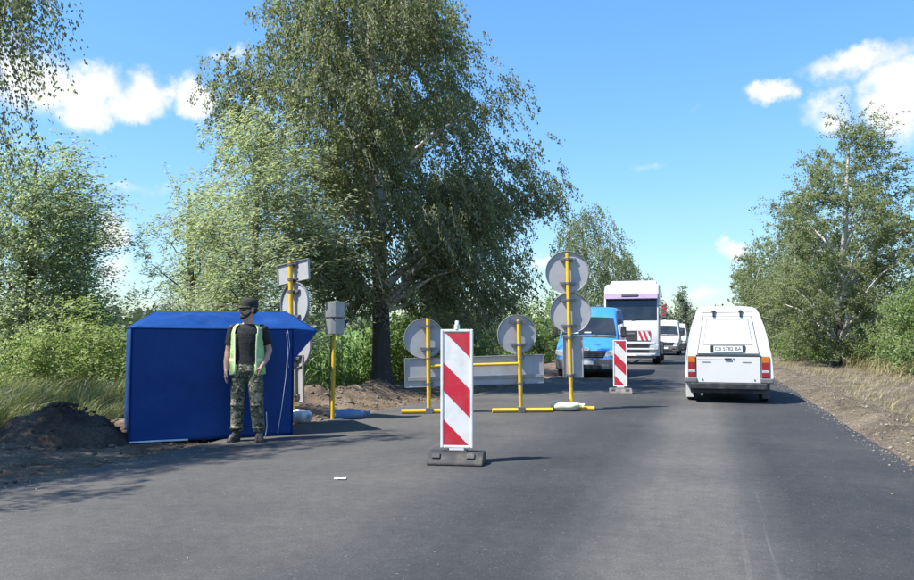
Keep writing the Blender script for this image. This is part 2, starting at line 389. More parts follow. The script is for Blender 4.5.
# ------------------------------------------------------------------ mesh helpers
def tag(o, label=None, cat=None, group=None, kind=None):
    if label: o['label'] = label
    if cat: o['category'] = cat
    if group: o['group'] = group
    if kind: o['kind'] = kind
    return o
def thing(name, label, cat, loc=(0, 0, 0), rz=0.0, group=None, rot=None):
    o = bpy.data.objects.new(name, None)
    o.empty_display_size = .2
    o.location = loc
    o.rotation_euler = rot if rot is not None else (0, 0, rz)
    COL.objects.link(o)
    return tag(o, label, cat, group)
def link_mesh(name, me, mat, parent=None):
    o = bpy.data.objects.new(name, me)
    if mat is not None:
        me.materials.append(MATS[mat])
    COL.objects.link(o)
    if parent is not None: o.parent = parent
    return o
class MB:
    """Collects shapes into one mesh."""
    def __init__(s): s.v = []; s.f = []
    def add(s, verts, faces, M=None):
        n = len(s.v)
        for p in verts:
            p = Vector(p); s.v.append(tuple(M @ p if M is not None else p))
        s.f += [tuple(i + n for i in f) for f in faces]
        return s
    def box(s, c, size, M=None, rot=None):
        x, y, z = (d / 2 for d in size)
        vs_ = [Vector((a * x, b_ * y, c_ * z)) for a in (-1, 1) for b_ in (-1, 1) for c_ in (-1, 1)]
        if rot is not None:
            Rm = Euler(rot).to_matrix(); vs_ = [Rm @ v for v in vs_]
        vs_ = [v + Vector(c) for v in vs_]
        return s.add(vs_, [(0, 1, 3, 2), (4, 6, 7, 5), (0, 4, 5, 1), (2, 3, 7, 6), (0, 2, 6, 4), (1, 5, 7, 3)], M)
    def tube(s, pts, radii, n=8, cap=True, M=None, ell=1.0):
        pts = [Vector(p) for p in pts]
        if isinstance(radii, (int, float)): radii = [radii] * len(pts)
        verts, faces = [], []
        ref = None
        for i, p in enumerate(pts):
            t = (pts[min(i + 1, len(pts) - 1)] - pts[max(i - 1, 0)])
            t = t.normalized() if t.length > 1e-9 else Vector((0, 0, 1))
            if ref is None:
                ref = Vector((0, 1, 0)) if abs(t.y) < .9 else Vector((1, 0, 0))
            a = t.cross(ref).normalized(); b_ = t.cross(a).normalized(); ref = -b_ if b_.dot(ref) < 0 else b_
            a = t.cross(ref).normalized(); b_ = ref
            b_ = (b_ - t * b_.dot(t)).normalized()
            r = radii[i]
            for k in range(n):
                an = 2 * math.pi * k / n
                verts.append(p + a * (math.cos(an) * r) + b_ * (math.sin(an) * r * ell))
        for i in range(len(pts) - 1):
            for k in range(n):
                faces.append((i * n + k, i * n + (k + 1) % n, (i + 1) * n + (k + 1) % n, (i + 1) * n + k))
        if cap:
            faces.append(tuple(range(n - 1, -1, -1)))
            faces.append(tuple((len(pts) - 1) * n + k for k in range(n)))
        return s.add(verts, faces, M)
    def loft(s, rings, cap=True, M=None, closed=True):
        n = len(rings[0]); verts = [p for r in rings for p in r]; faces = []
        for i in range(len(rings) - 1):
            for k in range(n if closed else n - 1):
                faces.append((i * n + k, i * n + (k + 1) % n, (i + 1) * n + (k + 1) % n, (i + 1) * n + k))
        if cap and closed:
            faces.append(tuple(range(n - 1, -1, -1)))
            faces.append(tuple((len(rings) - 1) * n + k for k in range(n)))
        return s.add(verts, faces, M)
    def ellip(s, c, r, n=12, m_=8, M=None):
        rings = []
        for i in range(m_ + 1):
            ph = -math.pi / 2 + math.pi * i / m_
            k = max(math.cos(ph), .03)
            rings.append([(c[0] + r[0] * k * math.cos(2 * math.pi * j / n), c[1] + r[1] * k * math.sin(2 * math.pi * j / n), c[2] + r[2] * math.sin(ph)) for j in range(n)])
        return s.loft(rings, True, M)
    def prism(s, poly, ax, lo, hi, M=None):
        """A polygon extruded along axis ax (0,1,2) from lo to hi; poly gives the two other coordinates."""
        def P(p, d):
            q = list(p); q.insert(ax, d); return q
        n = len(poly)
        verts = [P(p, lo) for p in poly] + [P(p, hi) for p in poly]
        faces = [tuple(range(n - 1, -1, -1)), tuple(range(n, 2 * n))] + [(k, (k + 1) % n, n + (k + 1) % n, n + k) for k in range(n)]
        return s.add(verts, faces, M)
    def slab(s, quad, t, M=None):
        """Thin plate over a polygon of 3D points, t along its normal."""
        q = [Vector(p) for p in quad]
        nrm = Vector((0, 0, 0))
        for i in range(len(q)):
            a, b_ = q[i], q[(i + 1) % len(q)]
            nrm += Vector(((a.y - b_.y) * (a.z + b_.z), (a.z - b_.z) * (a.x + b_.x), (a.x - b_.x) * (a.y + b_.y)))
        nrm.normalize(); n = len(q)
        verts = [p - nrm * .012 for p in q] + [p + nrm * t for p in q]
        faces = [tuple(range(n - 1, -1, -1)), tuple(range(n, 2 * n))] + [(k, (k + 1) % n, n + (k + 1) % n, n + k) for k in range(n)]
        return s.add(verts, faces, M)
    def build(s, name, mat, parent=None, bevel=0, seg=2, smooth=None, bang=35):
        me = bpy.data.meshes.new(name)
        bm = bmesh.new()
        vv = [bm.verts.new(p) for p in s.v]
        for f in s.f:
            try: bm.faces.new([vv[i] for i in f])
            except ValueError: pass
        bmesh.ops.recalc_face_normals(bm, faces=bm.faces)
        if bevel:
            ed = [e for e in bm.edges if len(e.link_faces) == 2 and e.calc_face_angle(0) > R(bang)]
            bmesh.ops.bevel(bm, geom=ed, offset=bevel, segments=seg, profile=.5, affect='EDGES', clamp_overlap=True)
        bm.to_mesh(me); bm.free()
        if smooth is not None:
            me.polygons.foreach_set('use_smooth', [True] * len(me.polygons))
            me.set_sharp_from_angle(angle=R(smooth))
        return link_mesh(name, me, mat, parent)
def np_mesh(name, verts, quads, mat, parent=None, rnd=None, smooth=False):
    """Fast mesh from arrays; rnd is one random number per face."""
    me = bpy.data.meshes.new(name)
    verts = np.asarray(verts, np.float32); quads = np.asarray(quads, np.int32)
    k = quads.shape[1]
    me.vertices.add(len(verts)); me.vertices.foreach_set('co', verts.ravel())
    me.loops.add(quads.size); me.loops.foreach_set('vertex_index', quads.ravel())
    me.polygons.add(len(quads)); me.polygons.foreach_set('loop_start', np.arange(0, quads.size, k, dtype=np.int32))
    if smooth: me.polygons.foreach_set('use_smooth', np.ones(len(quads), bool))
    me.update(calc_edges=True)
    if rnd is not None:
        at = me.attributes.new('rnd', 'FLOAT', 'FACE'); at.data.foreach_set('value', np.asarray(rnd, np.float32))
    return link_mesh(name, me, mat, parent)
def norm(a): return a / np.maximum(np.linalg.norm(a, axis=-1, keepdims=True), 1e-9)
def fbm(x, y, s=1.0, oct=4, seed=0.0):
    return mnoise.fractal(Vector((x * s + seed, y * s - seed, seed * .37)), 1.0, 2.0, oct, noise_basis='PERLIN_ORIGINAL')
# ------------------------------------------------------------------ ground, road, verges
def x_left(y): return float(np.interp(y, [-40, 0, 10, 13.3, 17, 21.5, 26, 60], [-6.1, -6.1, -5.9, -5.5, -4.95, -4.6, -4.5, -4.5]))
def x_right(y): return 2.0
ROAD_Z = 0.0
def grid_mesh(name, xs_of_y, ys, zf, mat, kind='structure'):
    """Strip mesh: xs_of_y(y) gives the x stations of a row."""
    verts, quads = [], []
    for j, y in enumerate(ys):
        xs = xs_of_y(y)
        for x in xs: verts.append((x, y, zf(x, y)))
    n = len(xs)
    for j in range(len(ys) - 1):
        for i in range(n - 1):
            a = j * n + i
            quads.append((a, a + 1, a + n + 1, a + n))
    o = np_mesh(name, verts, quads, mat, smooth=True)
    o['kind'] = kind
    return o
# ground to the horizon
ys = np.concatenate([np.linspace(-900, -40, 12), np.linspace(-30, 120, 90), np.geomspace(130, 4000, 30)])
xs = np.concatenate([-np.geomspace(3500, 70, 25), np.linspace(-60, 60, 80), np.geomspace(70, 3500, 25)])
grid_mesh('ground', lambda y: xs, ys, lambda x, y: -.14 + (.0 if abs(x) < 12 else .05 * fbm(x, y, .15)), 'field_earth')

# road: a slab with irregular laid edges and a small drop at both sides
ys = np.concatenate([np.arange(-30, 60, .25), np.arange(60, 400, 5.0)])
def road_x(y):
    l = x_left(y) + .09 * fbm(0, y, 1.7, 4, 3.1) + .05 * fbm(3, y, 6, 3, 1.1)
    r = x_right(y) + .06 * fbm(9, y, 1.5, 4, 7.7) + .05 * fbm(5, y, 5, 3, 2.2)
    return [l - .05, l, l + .06] + list(np.linspace(l + .5, r - .4, 10)) + [r - .05, r, r + .05]
def road_z(x, y):
    l, r = x_left(y), x_right(y)
    c = ROAD_Z
    if x < l - .1 + .04 or x > r + .03: pass
    return c
verts, quads = [], []
for y in ys:
    xr = road_x(y)
    for i, x in enumerate(xr):
        z = -.07 if i in (0, len(xr) - 1) else (-.012 if i in (1, len(xr) - 2) else 0.0)
        verts.append((x, y, z))
n = len(xr)
for j in range(len(ys) - 1):
    for i in range(n - 1):
        a = j * n + i; quads.append((a, a + 1, a + n + 1, a + n))
o = np_mesh('road', verts, quads, 'asphalt', smooth=True); o['kind'] = 'structure'

def bank_amp(y): return float(np.interp(y, [0, 6, 8.5, 10.2, 11.2, 12.6, 13.6, 15, 18, 22, 40], [.05, .05, .06, .16, .30, .32, .26, .22, .2, .12, .06]))
def left_z(x, y):
    d = x_left(y) - x
    z = -.06 + .10 * min(max((d - .1) / 1.2, 0), 1)
    q = (d - 1.75 - .25 * fbm(0, y, .5, 3, 4.2)) / (.62 if d < 1.75 else .5)
    a = bank_amp(y)
    z += a * math.exp(-q * q) * (.75 + .9 * fbm(x, y, 1.1, 4, 1.3))
    z += (.035 + .10 * a) * fbm(x, y, 2.6, 5, 2.2) * min(max(d / .5, .15), 1)
    z -= .25 * max(0, min((d - 3.2) / 1.2, 1)) if d > 3.2 else 0
    return max(z, -.16) if d > 3.0 else z
ys = np.concatenate([np.arange(1, 24, .09), np.arange(24, 70, .6)])
grid_mesh('verge_left', lambda y: [x_left(y) + .12 - s for s in np.linspace(0, 4.6, 52)], ys, left_z, 'soil_bank')
def right_z(x, y):
    d = x - 2.0
    z = -.065 + .11 * math.exp(-((d - .55) / .38) ** 2) * (1 + 1.0 * fbm(x, y, 1.3, 4, 5.5)) + .03 * min(d, 2)
    z += .05 * fbm(x, y, 3.0, 5, 8.8) * min(max(d / .35, .1), 1) + .05 * fbm(x, y, .7, 3, 2.1) * min(max(d / 1, 0), 1)
    z -= .3 * max(0, min((d - 4.6) / 1.0, 1))
    return z
ys = np.concatenate([np.arange(3, 32, .1), np.arange(32, 110, .8)])
grid_mesh('verge_right', lambda y: [1.93 + s for s in np.linspace(0, 5.6, 56)], ys, right_z, 'verge_gravel')

ICO = None
def scatter_stones(name, pts, sizes, mat, seed, parent=None, flat=.7):
    """Many small angular stones as one mesh."""
    global ICO
    if ICO is None:
        bm = bmesh.new(); bmesh.ops.create_icosphere(bm, subdivisions=1, radius=1.0)
        ICO = (np.array([v.co[:] for v in bm.verts]), np.array([[v.index for v in f.verts] for f in bm.faces])); bm.free()
    rg = np.random.default_rng(seed)
    n = len(pts); V, Fc = ICO
    sc_ = np.asarray(sizes)[:, None, None] * rg.uniform(.6, 1.3, (n, 1, 3)) * np.array([1, 1, flat])
    v = V[None] * rg.uniform(.72, 1.2, (n, len(V), 1)) * sc_
    a = rg.uniform(0, 6.28, n); ca, sa = np.cos(a)[:, None], np.sin(a)[:, None]
    v = np.stack([v[..., 0] * ca - v[..., 1] * sa, v[..., 0] * sa + v[..., 1] * ca, v[..., 2]], -1) + np.asarray(pts)[:, None, :]
    f = (Fc[None] + (np.arange(n) * len(V))[:, None, None]).reshape(-1, 3)
    o = np_mesh(name, v.reshape(-1, 3), f, mat, parent); o['kind'] = 'stuff'
    return o
rng = np.random.default_rng(3)
pts, sz = [], []
for k in range(2600):
    y = 4 + 38 * rng.random() ** 1.7; d = abs(rng.normal(.5, .55)) if rng.random() < .7 else rng.uniform(0, 4.2)
    x = 2.0 + max(.0, d); s = rng.choice([.010, .016, .024, .036], p=[.45, .35, .16, .04])
    pts.append((x, y, right_z(x, y) + s * .2)); sz.append(s)
o = scatter_stones('gravel', pts, sz, 'stone_pale', 4); tag(o, 'loose pale gravel strewn along the right road edge', 'gravel', kind='stuff')
pts, sz = [], []
for k in range(1700):
    y = 5 + 17 * rng.random(); d = rng.uniform(.05, 3.2); x = x_left(y) - d
    s = rng.choice([.015, .03, .05, .08], p=[.45, .33, .17, .05]) * (.6 + bank_amp(y))
    pts.append((x, y, left_z(x, y) + s * .25)); sz.append(s)
o = scatter_stones('soil_clods', pts, sz, 'stone_dark', 5); tag(o, 'crumbled soil clods scattered on the left verge', 'soil', kind='stuff')
pts, sz = [], []                              # a few chippings on the carriageway
for k in range(260):
    y = 3.2 + 14 * rng.random() ** 1.5; x = rng.uniform(-5.8, 1.9)
    s = rng.choice([.003, .005, .008], p=[.6, .32, .08]); pts.append((x, y, s * .3)); sz.append(s)
for k in range(3000):                         # crumbs along both broken edges
    y = 3.2 + 24 * rng.random() ** 1.3
    x = 2.0 - abs(rng.normal(0, .13)) if rng.random() < .6 else x_left(y) + abs(rng.normal(0, .2))
    s = rng.choice([.004, .006, .010, .015], p=[.5, .3, .15, .05]); pts.append((x, y, s * .3)); sz.append(s)
o = scatter_stones('road_chippings', pts, sz, 'stone_pale', 6); tag(o, 'tiny loose stone chippings lying on the asphalt', 'chippings', kind='stuff')

def soil_heap(name, label, c, rx, ry, h, seed, mat, rz=0):
    """A dumped heap: lumpy dome with crumbs at its foot."""
    t = thing(name, label, 'soil heap', (c[0], c[1], -.05), rz)
    verts, quads = [], []
    nr, na = 26, 64
    for i in range(nr):
        q = i / (nr - 1) * 1.12
        for j in range(na):
            a = 2 * math.pi * j / na
            k = 1 + .16 * fbm(math.cos(a), math.sin(a), 1.2, 3, seed)
            x, y = rx * q * k * math.cos(a), ry * q * k * math.sin(a)
            z = h * max(0, (1 - q ** 1.7)) * (1 + .25 * fbm(x, y, 1.5, 3, seed + 1)) + .05 * fbm(x, y, 5, 5, seed + 2) * min(1, (1.2 - q) * 2)
            verts.append((x, y, z - (.08 if q > 1.1 else 0)))
    for i in range(nr - 1):
        for j in range(na):
            quads.append((i * na + j, (i + 1) * na + j, (i + 1) * na + (j + 1) % na, i * na + (j + 1) % na))
    np_mesh('mound', verts, quads, mat, t, smooth=True)
    rg = np.random.default_rng(int(seed * 10) + 1)
    p, s_ = [], []
    for k in range(420):
        q = rg.uniform(0, 1.25); a = rg.uniform(0, 6.283); x, y = rx * q * math.cos(a), ry * q * math.sin(a)
        s = rg.choice([.010, .018, .028, .04], p=[.4, .35, .18, .07])
        p.append((x, y, max(h * (1 - q ** 1.7), 0) * 1.0 - s * .1)); s_.append(s)
    scatter_stones('clods', p, s_, mat, int(seed * 10) + 2, t)
    return t
hp = ground(44, 450)
soil_heap('soil_heap', 'dark rounded soil heap in the shade left of the blue tent', (hp.x - .2, hp.y + .45), .86, .85, .55, 2.3, 'soil_dark', R(-40))
b2 = ground(296, 404)
soil_heap('soil_heap', 'lumpy dug-up soil heap behind the traffic light post', (b2.x - .15, b2.y + .1), .8, .55, .40, 4.1, 'soil_dark', R(50))

# ------------------------------------------------------------------ foliage
WIND = np.array([.80, .35, 0.0])
def leaves(P, A, size, rg, aspect=.6, nrm_bias=None):
    """Rhombic leaves, centre P, long axis A; each bent along its midrib."""
    n = len(P)
    A = norm(A)
    Nn = rg.normal(0, 1, (n, 3))
    if nrm_bias is not None: Nn += nrm_bias
    B = norm(np.cross(A, Nn)); Nn = np.cross(B, A)
    l = (size * rg.uniform(.65, 1.3, n))[:, None]; w = l * aspect * rg.uniform(.75, 1.2, n)[:, None]
    v = np.stack([P - A * l * .5, P + B * w * .5 + Nn * l * .06, P + A * l * .5 - Nn * l * .12, P - B * w * .5 + Nn * l * .06], 1)
    return v.reshape(-1, 3), np.arange(4 * n).reshape(n, 4)
def np_tubes(paths, radii, sides=4):
    """Tapered tubes as arrays; paths list of (k,3), radii list of (k,)."""
    V, Q = [], []; off = 0
    an = np.arange(sides) * 2 * np.pi / sides
    for p, r in zip(paths, radii):
        p = np.asarray(p, float); k = len(p)
        t = norm(np.gradient(p, axis=0))
        ref = np.where(np.abs(t[:, 2:3]) < .9, np.array([[0, 0, 1.0]]), np.array([[1.0, 0, 0]]))
        a = norm(np.cross(t, ref)); b_ = np.cross(t, a)
        ring = p[:, None] + (a[:, None] * np.cos(an)[None, :, None] + b_[:, None] * np.sin(an)[None, :, None]) * np.asarray(r)[:, None, None]
        V.append(ring.reshape(-1, 3))
        i = np.arange(k - 1)[:, None] * sides; j = np.arange(sides)[None]
        q = np.stack([i + j, i + (j + 1) % sides, i + sides + (j + 1) % sides, i + sides + j], -1).reshape(-1, 4) + off
        Q.append(q); off += k * sides
    return np.concatenate(V), np.concatenate(Q)
def bez(a, c, b_, n):
    t = np.linspace(0, 1, n)[:, None]
    return (1 - t) ** 2 * a + 2 * t * (1 - t) * c + t * t * b_

def tree(name, label, base, H, env, seed, cat='tree', group=None, style='birch', clumps=90, strands=14, per=30, leaf=.08, aspect=.6,
         mat='leaf_birch', bark_m='bark_birch', limb_m='bark_limb', r0=.2, n_limbs=22, sigma=.42, t0=.16, asym=(0, 0), limb_parts=True,
         extra=(), wind=.25, slen=(.6, 1.5), stems=1, lean=(0, 0), low=None, droop=1.05):
    """Trunk, limbs and a crown of leaf-covered shoots hung on clumps spread through an uneven envelope."""
    rg = np.random.default_rng(seed)
    root = thing(name, label, cat, base, 0, group)
    et, er = [e[0] for e in env], [e[1] for e in env]
    Rf = lambda t: np.interp(t, et, er)
    axis = lambda t: np.stack([asym[0] * t + lean[0] * t * t, asym[1] * t + lean[1] * t * t], -1)
    # clump centres
    tt = rg.uniform(et[0], 1, clumps * 8); keep = rg.random(len(tt)) < (Rf(tt) / max(er)) ** 1.4 + .05
    tt = tt[keep][:clumps]; n = len(tt)
    az = rg.uniform(0, 2 * np.pi, n); rr = Rf(tt) * np.sqrt(rg.uniform(.06, 1, n)) * rg.uniform(.82, 1.1, n)
    ax = axis(tt)
    C = np.stack([ax[:, 0] + rr * np.cos(az), ax[:, 1] + rr * np.sin(az), tt * H], -1)
    if len(extra): C = np.concatenate([C, np.asarray(extra, float)]); n = len(C)
    # trunk
    k = 14; tz = np.linspace(0, .93, k)
    wob = np.cumsum(rg.normal(0, .035, (k, 2)), 0) * np.linspace(0, 1, k)[:, None] ; a_ = axis(tz)
    TP = np.stack([a_[:, 0] * .8 + wob[:, 0], a_[:, 1] * .8 + wob[:, 1], tz * H], -1)
    TR = r0 * (1 - tz) ** .8 + .012; TR[0] *= 1.35
    TP[0, 2] -= .15
    if stems == 1:
        V, Q = np_tubes([TP], [TR], 12); np_mesh('trunk', V, Q, bark_m, root, smooth=True)
    tr_at = lambda z: np.array([np.interp(z, TP[:, 2], TP[:, i]) for i in range(3)])
    # limbs reach for the outer clumps
    order = np.argsort(-(np.hypot(C[:, 0], C[:, 1]) + .25 * rg.random(n)))
    nl = min(n_limbs, n); pick = order[:nl * 2][rg.permutation(min(nl * 2, n))[:nl]]
    paths, rad = [], []
    for i in pick:
        c = C[i]; hr = math.hypot(c[0], c[1])
        zs = max(t0 * H, c[2] - hr * rg.uniform(.7, 1.3)) if stems == 1 else rg.uniform(0, .1)
        zs = min(zs, .88 * H)
        s = tr_at(zs) if stems == 1 else np.array([rg.normal(0, .12), rg.normal(0, .12), -.05])
        mid = s + (c - s) * np.array([.42, .42, .68]) + rg.normal(0, .12, 3) * min(1, H / 8)
        p = bez(s, mid, c, 9); p[1:-1] += rg.normal(0, .03, (7, 3)) * min(1, H / 6)
        base_r = max(.014, min(r0 * .42, .024 * np.linalg.norm(c - s))) if stems == 1 else .022
        paths.append(p); rad.append(np.linspace(base_r, .008, 9))
    if limb_parts:
        for p, r_ in zip(paths, rad):
            V, Q = np_tubes([p], [r_], 7); np_mesh('limb', V, Q, limb_m, root, smooth=True)
    LP = np.concatenate(paths)
    bp, br = [], []
    if not limb_parts: bp, br = list(paths), [np.asarray(r_) for r_ in rad]
    for i in range(n):
        if i in set(pick): continue
        c = C[i]; d = np.linalg.norm(LP - c, axis=1) + .9 * np.maximum(0, LP[:, 2] - c[2] + .1)
        s = LP[int(np.argmin(d))]
        q = bez(s, (s + c) / 2 + rg.normal(0, .12, 3) + np.array([0, 0, .12 * np.linalg.norm(c - s)]), c, 6)
        bp.append(q); br.append(np.linspace(.018, .006, 6) * (1 if H > 5 else .6))
    # shoots
    S = np.repeat(C, strands, 0) + rg.normal(0, sigma, (n * strands, 3)) * np.array([1, 1, .8])
    cl = np.repeat(np.arange(n), strands); m_ = len(S)
    a2 = axis(np.clip(S[:, 2] / H, 0, 1))
    out = norm(np.stack([S[:, 0] - a2[:, 0] * .8, S[:, 1] - a2[:, 1] * .8, np.zeros(m_)], -1))
    L = rg.uniform(slen[0], slen[1], m_)[:, None]
    jit = rg.normal(0, 1, (m_, 3))
    if style == 'birch':
        D = out * .55 + jit * .3 + np.array([0, 0, .25]) + WIND * wind; G = droop
    elif style == 'shoot':
        D = out * .6 + jit * .35 + np.array([0, 0, .75]) + WIND * wind * 1.5; G = .35
    else:
        D = out * .7 + jit * .55 + np.array([0, 0, .45]) + WIND * wind; G = .25
    t = (np.arange(per)[None, :] + rg.random((m_, per))) / per
    pw = 1.35 if style == 'birch' else 2.0
    P = S[:, None] + D[:, None] * (L * t)[..., None] * (.42 if style == 'birch' else .8) + (L * t ** pw)[..., None] * np.array([0, 0, -G]) + (L * t ** 2)[..., None] * WIND * wind * .5
    dt = .02
    T = D[:, None] * (.42 if style == 'birch' else .8) + (pw * t ** (pw - 1))[..., None] * np.array([0, 0, -G]) + (2 * t)[..., None] * WIND * wind * .5
    Pf = P.reshape(-1, 3) + rg.normal(0, .03 + leaf * .25, (m_ * per, 3))
    floor = low if low is not None else .12 if stems > 1 else t0 * H * .35
    ok = Pf[:, 2] > floor + .5 * np.sin(Pf[:, 0] * 2.3 + 1) * np.sin(Pf[:, 1] * 1.9) * (low is not None)
    Tf = norm(T.reshape(-1, 3))
    A = Tf * .8 + rg.normal(0, .55, (m_ * per, 3)) + (np.array([0, 0, -.5]) if style == 'birch' else WIND * (.5 + wind))
    Pf, A = Pf[ok], A[ok]
    V, Q = leaves(Pf, A, leaf, rg, aspect, nrm_bias=np.array(SUN_DIR) * 1.5)
    shade = np.repeat(np.clip(rg.normal(.5, .22, n), 0, 1), strands * per)[ok] * .45 + rg.random(len(Pf)) * .55
    o = np_mesh('crown', V, Q, mat, root, rnd=shade); o['kind'] = 'stuff'
    # twigs carrying the shoots
    ks = np.linspace(0, .95, 4)
    sp = S[:, None] + D[:, None] * (L * ks[None])[..., None] * (.42 if style == 'birch' else .8) + (L * ks[None] ** pw)[..., None] * np.array([0, 0, -G]) + (L * ks[None] ** 2)[..., None] * WIND * wind * .5
    sel = rg.random(m_) < .5
    for p in sp[sel]: bp.append(p); br.append(np.array([.006, .005, .004, .002]) * (1 if H > 4 else .7))
    V, Q = np_tubes(bp, br, 3); o = np_mesh('twigs', V, Q, limb_m, root); o['kind'] = 'stuff'
    return root
def at(px, py): g = ground(px, py); return (g.x, g.y, -.12)

ENV_BIG = [(.18, 1.2), (.27, 2.3), (.42, 2.9), (.6, 3.1), (.76, 2.7), (.9, 1.75), (1, .5)]
g0 = ground(382, 389)
main_extra = []                               # the boughs that reach out beyond the rest of the crown
for (px, py, dep) in [(226, 92, 18.6), (240, 74, 18.8), (256, 84, 18.9), (232, 112, 18.5), (268, 60, 19.0), (250, 120, 18.7), (300, 14, 19), (318, -6, 19), (505, 200, 19.5), (500, 240, 19.4), (492, 290, 19.2), (500, 300, 19.6), (486, 306, 19.3), (470, 312, 18.8), (508, 270, 19.7), (515, 160, 19.6), (522, 205, 20.0), (534, 192, 20.2), (546, 190, 20.4), (490, 215, 18.6), (465, 190, 18.2), (450, 235, 17.8), (480, 260, 18.0)]:
    p = Vector((0, 0, CAM_H)) + ray(px, py) * dep - Vector((g0.x, g0.y, -.1)); main_extra.append(tuple(p))
tree('birch_tree', 'tall drooping birch with dark trunk standing behind the barrier frame', (g0.x, g0.y, -.1), 11.6, ENV_BIG, 11, clumps=150, strands=40, per=32,
     leaf=.074, r0=.23, n_limbs=34, t0=.17, asym=(-.15, 0), sigma=.38, slen=(.3, .9), wind=.2, extra=main_extra, low=1.55, droop=.7)
g0 = ground(498, 379)
tree('birch_tree', 'slender birch half hidden behind the right side of the big drooping birch', (-8.4, 24.5, -.1), 7.0, [(.08, 1.2), (.25, 1.6), (.5, 1.7), (.75, 1.4), (.9, .9), (1, .3)], 12,
     clumps=60, strands=15, per=32, leaf=.085, r0=.15, n_limbs=14, t0=.1, limb_parts=False, asym=(.3, 0), wind=.3)
# birches beside the road, left of the frame: one shades heap and tent side, the lowest sprays of the other hang into view
tree('birch_tree', 'tall birch beyond the left edge whose shade covers the soil heap', (-10.6, 3.2, -.1), 10.2, [(.34, 2.0), (.46, 2.8), (.62, 2.6), (.78, 1.9), (.9, 1.1), (1, .4)], 21,
     clumps=125, strands=15, per=44, leaf=.068, r0=.21, n_limbs=18, t0=.3, limb_parts=False, sigma=.22, wind=.06, slen=(.7, 1.5),
     extra=[(.97, .94, 8.5), (1.47, 1.44, 8.5), (1.97, 1.94, 8.5), (2.37, 2.44, 8.5), (1.2, .9, 7.6), (1.7, 1.5, 7.9)])
sprays = []
tb = Vector((-12.9, 7.1, -.1))
for (px, py, dep) in [(-40, 0, 11.6), (-8, -46, 11.7), (10, -44, 11.8), (24, -60, 12.0), (-22, 10, 11.5), (-6, -8, 11.6), (-34, 60, 11.4), (0, -60, 11.5)]:
    sprays.append(tuple(Vector((0, 0, CAM_H)) + ray(px, py) * dep - tb))
tree('birch_tree', 'overhanging birch sprays dangling into the upper left corner', tb, 9.6, [(.52, 1.0), (.65, 1.5), (.8, 1.2), (1, .4)], 22,
     clumps=24, strands=13, per=74, leaf=.066, r0=.18, n_limbs=12, t0=.4, limb_parts=False, extra=sprays, sigma=.17, wind=.02, slen=(1.0, 2.7))
g0 = ground(186, 386)
tree('willow_tree', 'pale windblown willow rising behind the blue tent', (g0.x, g0.y, -.1), 5.7, [(.1, .8), (.28, 1.15), (.5, 1.15), (.7, .9), (.86, .6), (1, .2)], 31, style='shoot', clumps=56, strands=15, per=26,
     leaf=.10, aspect=.24, mat='leaf_willow', bark_m='bark_grey', limb_m='bark_grey', r0=.13, n_limbs=20, t0=.08, wind=.55, slen=(.45, .9), sigma=.32, limb_parts=False, asym=(.2, 0))
g0 = ground(254, 396)
tree('willow_tree', 'brighter pale willow in front of the big birch, left of its trunk', (g0.x, g0.y, -.1), 6.2, [(.2, 1.0), (.38, 1.45), (.6, 1.4), (.85, .8), (1, .25)], 32, style='shoot', clumps=72, strands=19, per=28,
     leaf=.10, aspect=.26, mat='leaf_willow', bark_m='bark_grey', limb_m='bark_grey', r0=.1, n_limbs=14, t0=.1, wind=.5, slen=(.45, .95), sigma=.34, limb_parts=False)
g0 = ground(28, 389)
tree('poplar_tree', 'silvery poplar with dense crown at the left edge', (g0.x, g0.y, -.1), 6.2, [(.08, 1.0), (.25, 1.35), (.5, 1.35), (.72, 1.1), (.88, .7), (1, .25)], 33, style='shoot', clumps=110, strands=20, per=26,
     leaf=.082, aspect=.5, mat='leaf_poplar', bark_m='bark_grey', limb_m='bark_grey', r0=.14, n_limbs=18, t0=.06, wind=.4, slen=(.4, .85), sigma=.34, limb_parts=False)
g0 = ground(70, 399)
tree('willow_bush', 'rounded light green bush between poplar and blue tent', (g0.x, g0.y, -.12), 1.95, [(.12, .9), (.4, 1.15), (.7, .85), (1, .3)], 34, cat='bush', style='bush', clumps=46, strands=13, per=16,
     leaf=.09, aspect=.42, mat='leaf_bush', limb_m='bark_grey', n_limbs=16, stems=5, wind=.2, slen=(.25, .55), sigma=.2, limb_parts=False)
g0 = ground(12, 402)
tree('willow_bush', 'low green bush at the left edge beside tall grass', (g0.x, g0.y, -.12), 1.2, [(.12, .6), (.5, .75), (1, .25)], 35, cat='bush', style='bush', clumps=22, strands=12, per=14,
     leaf=.085, aspect=.45, mat='leaf_bush', limb_m='bark_grey', n_limbs=10, stems=5, wind=.2, slen=(.2, .45), sigma=.18, limb_parts=False)
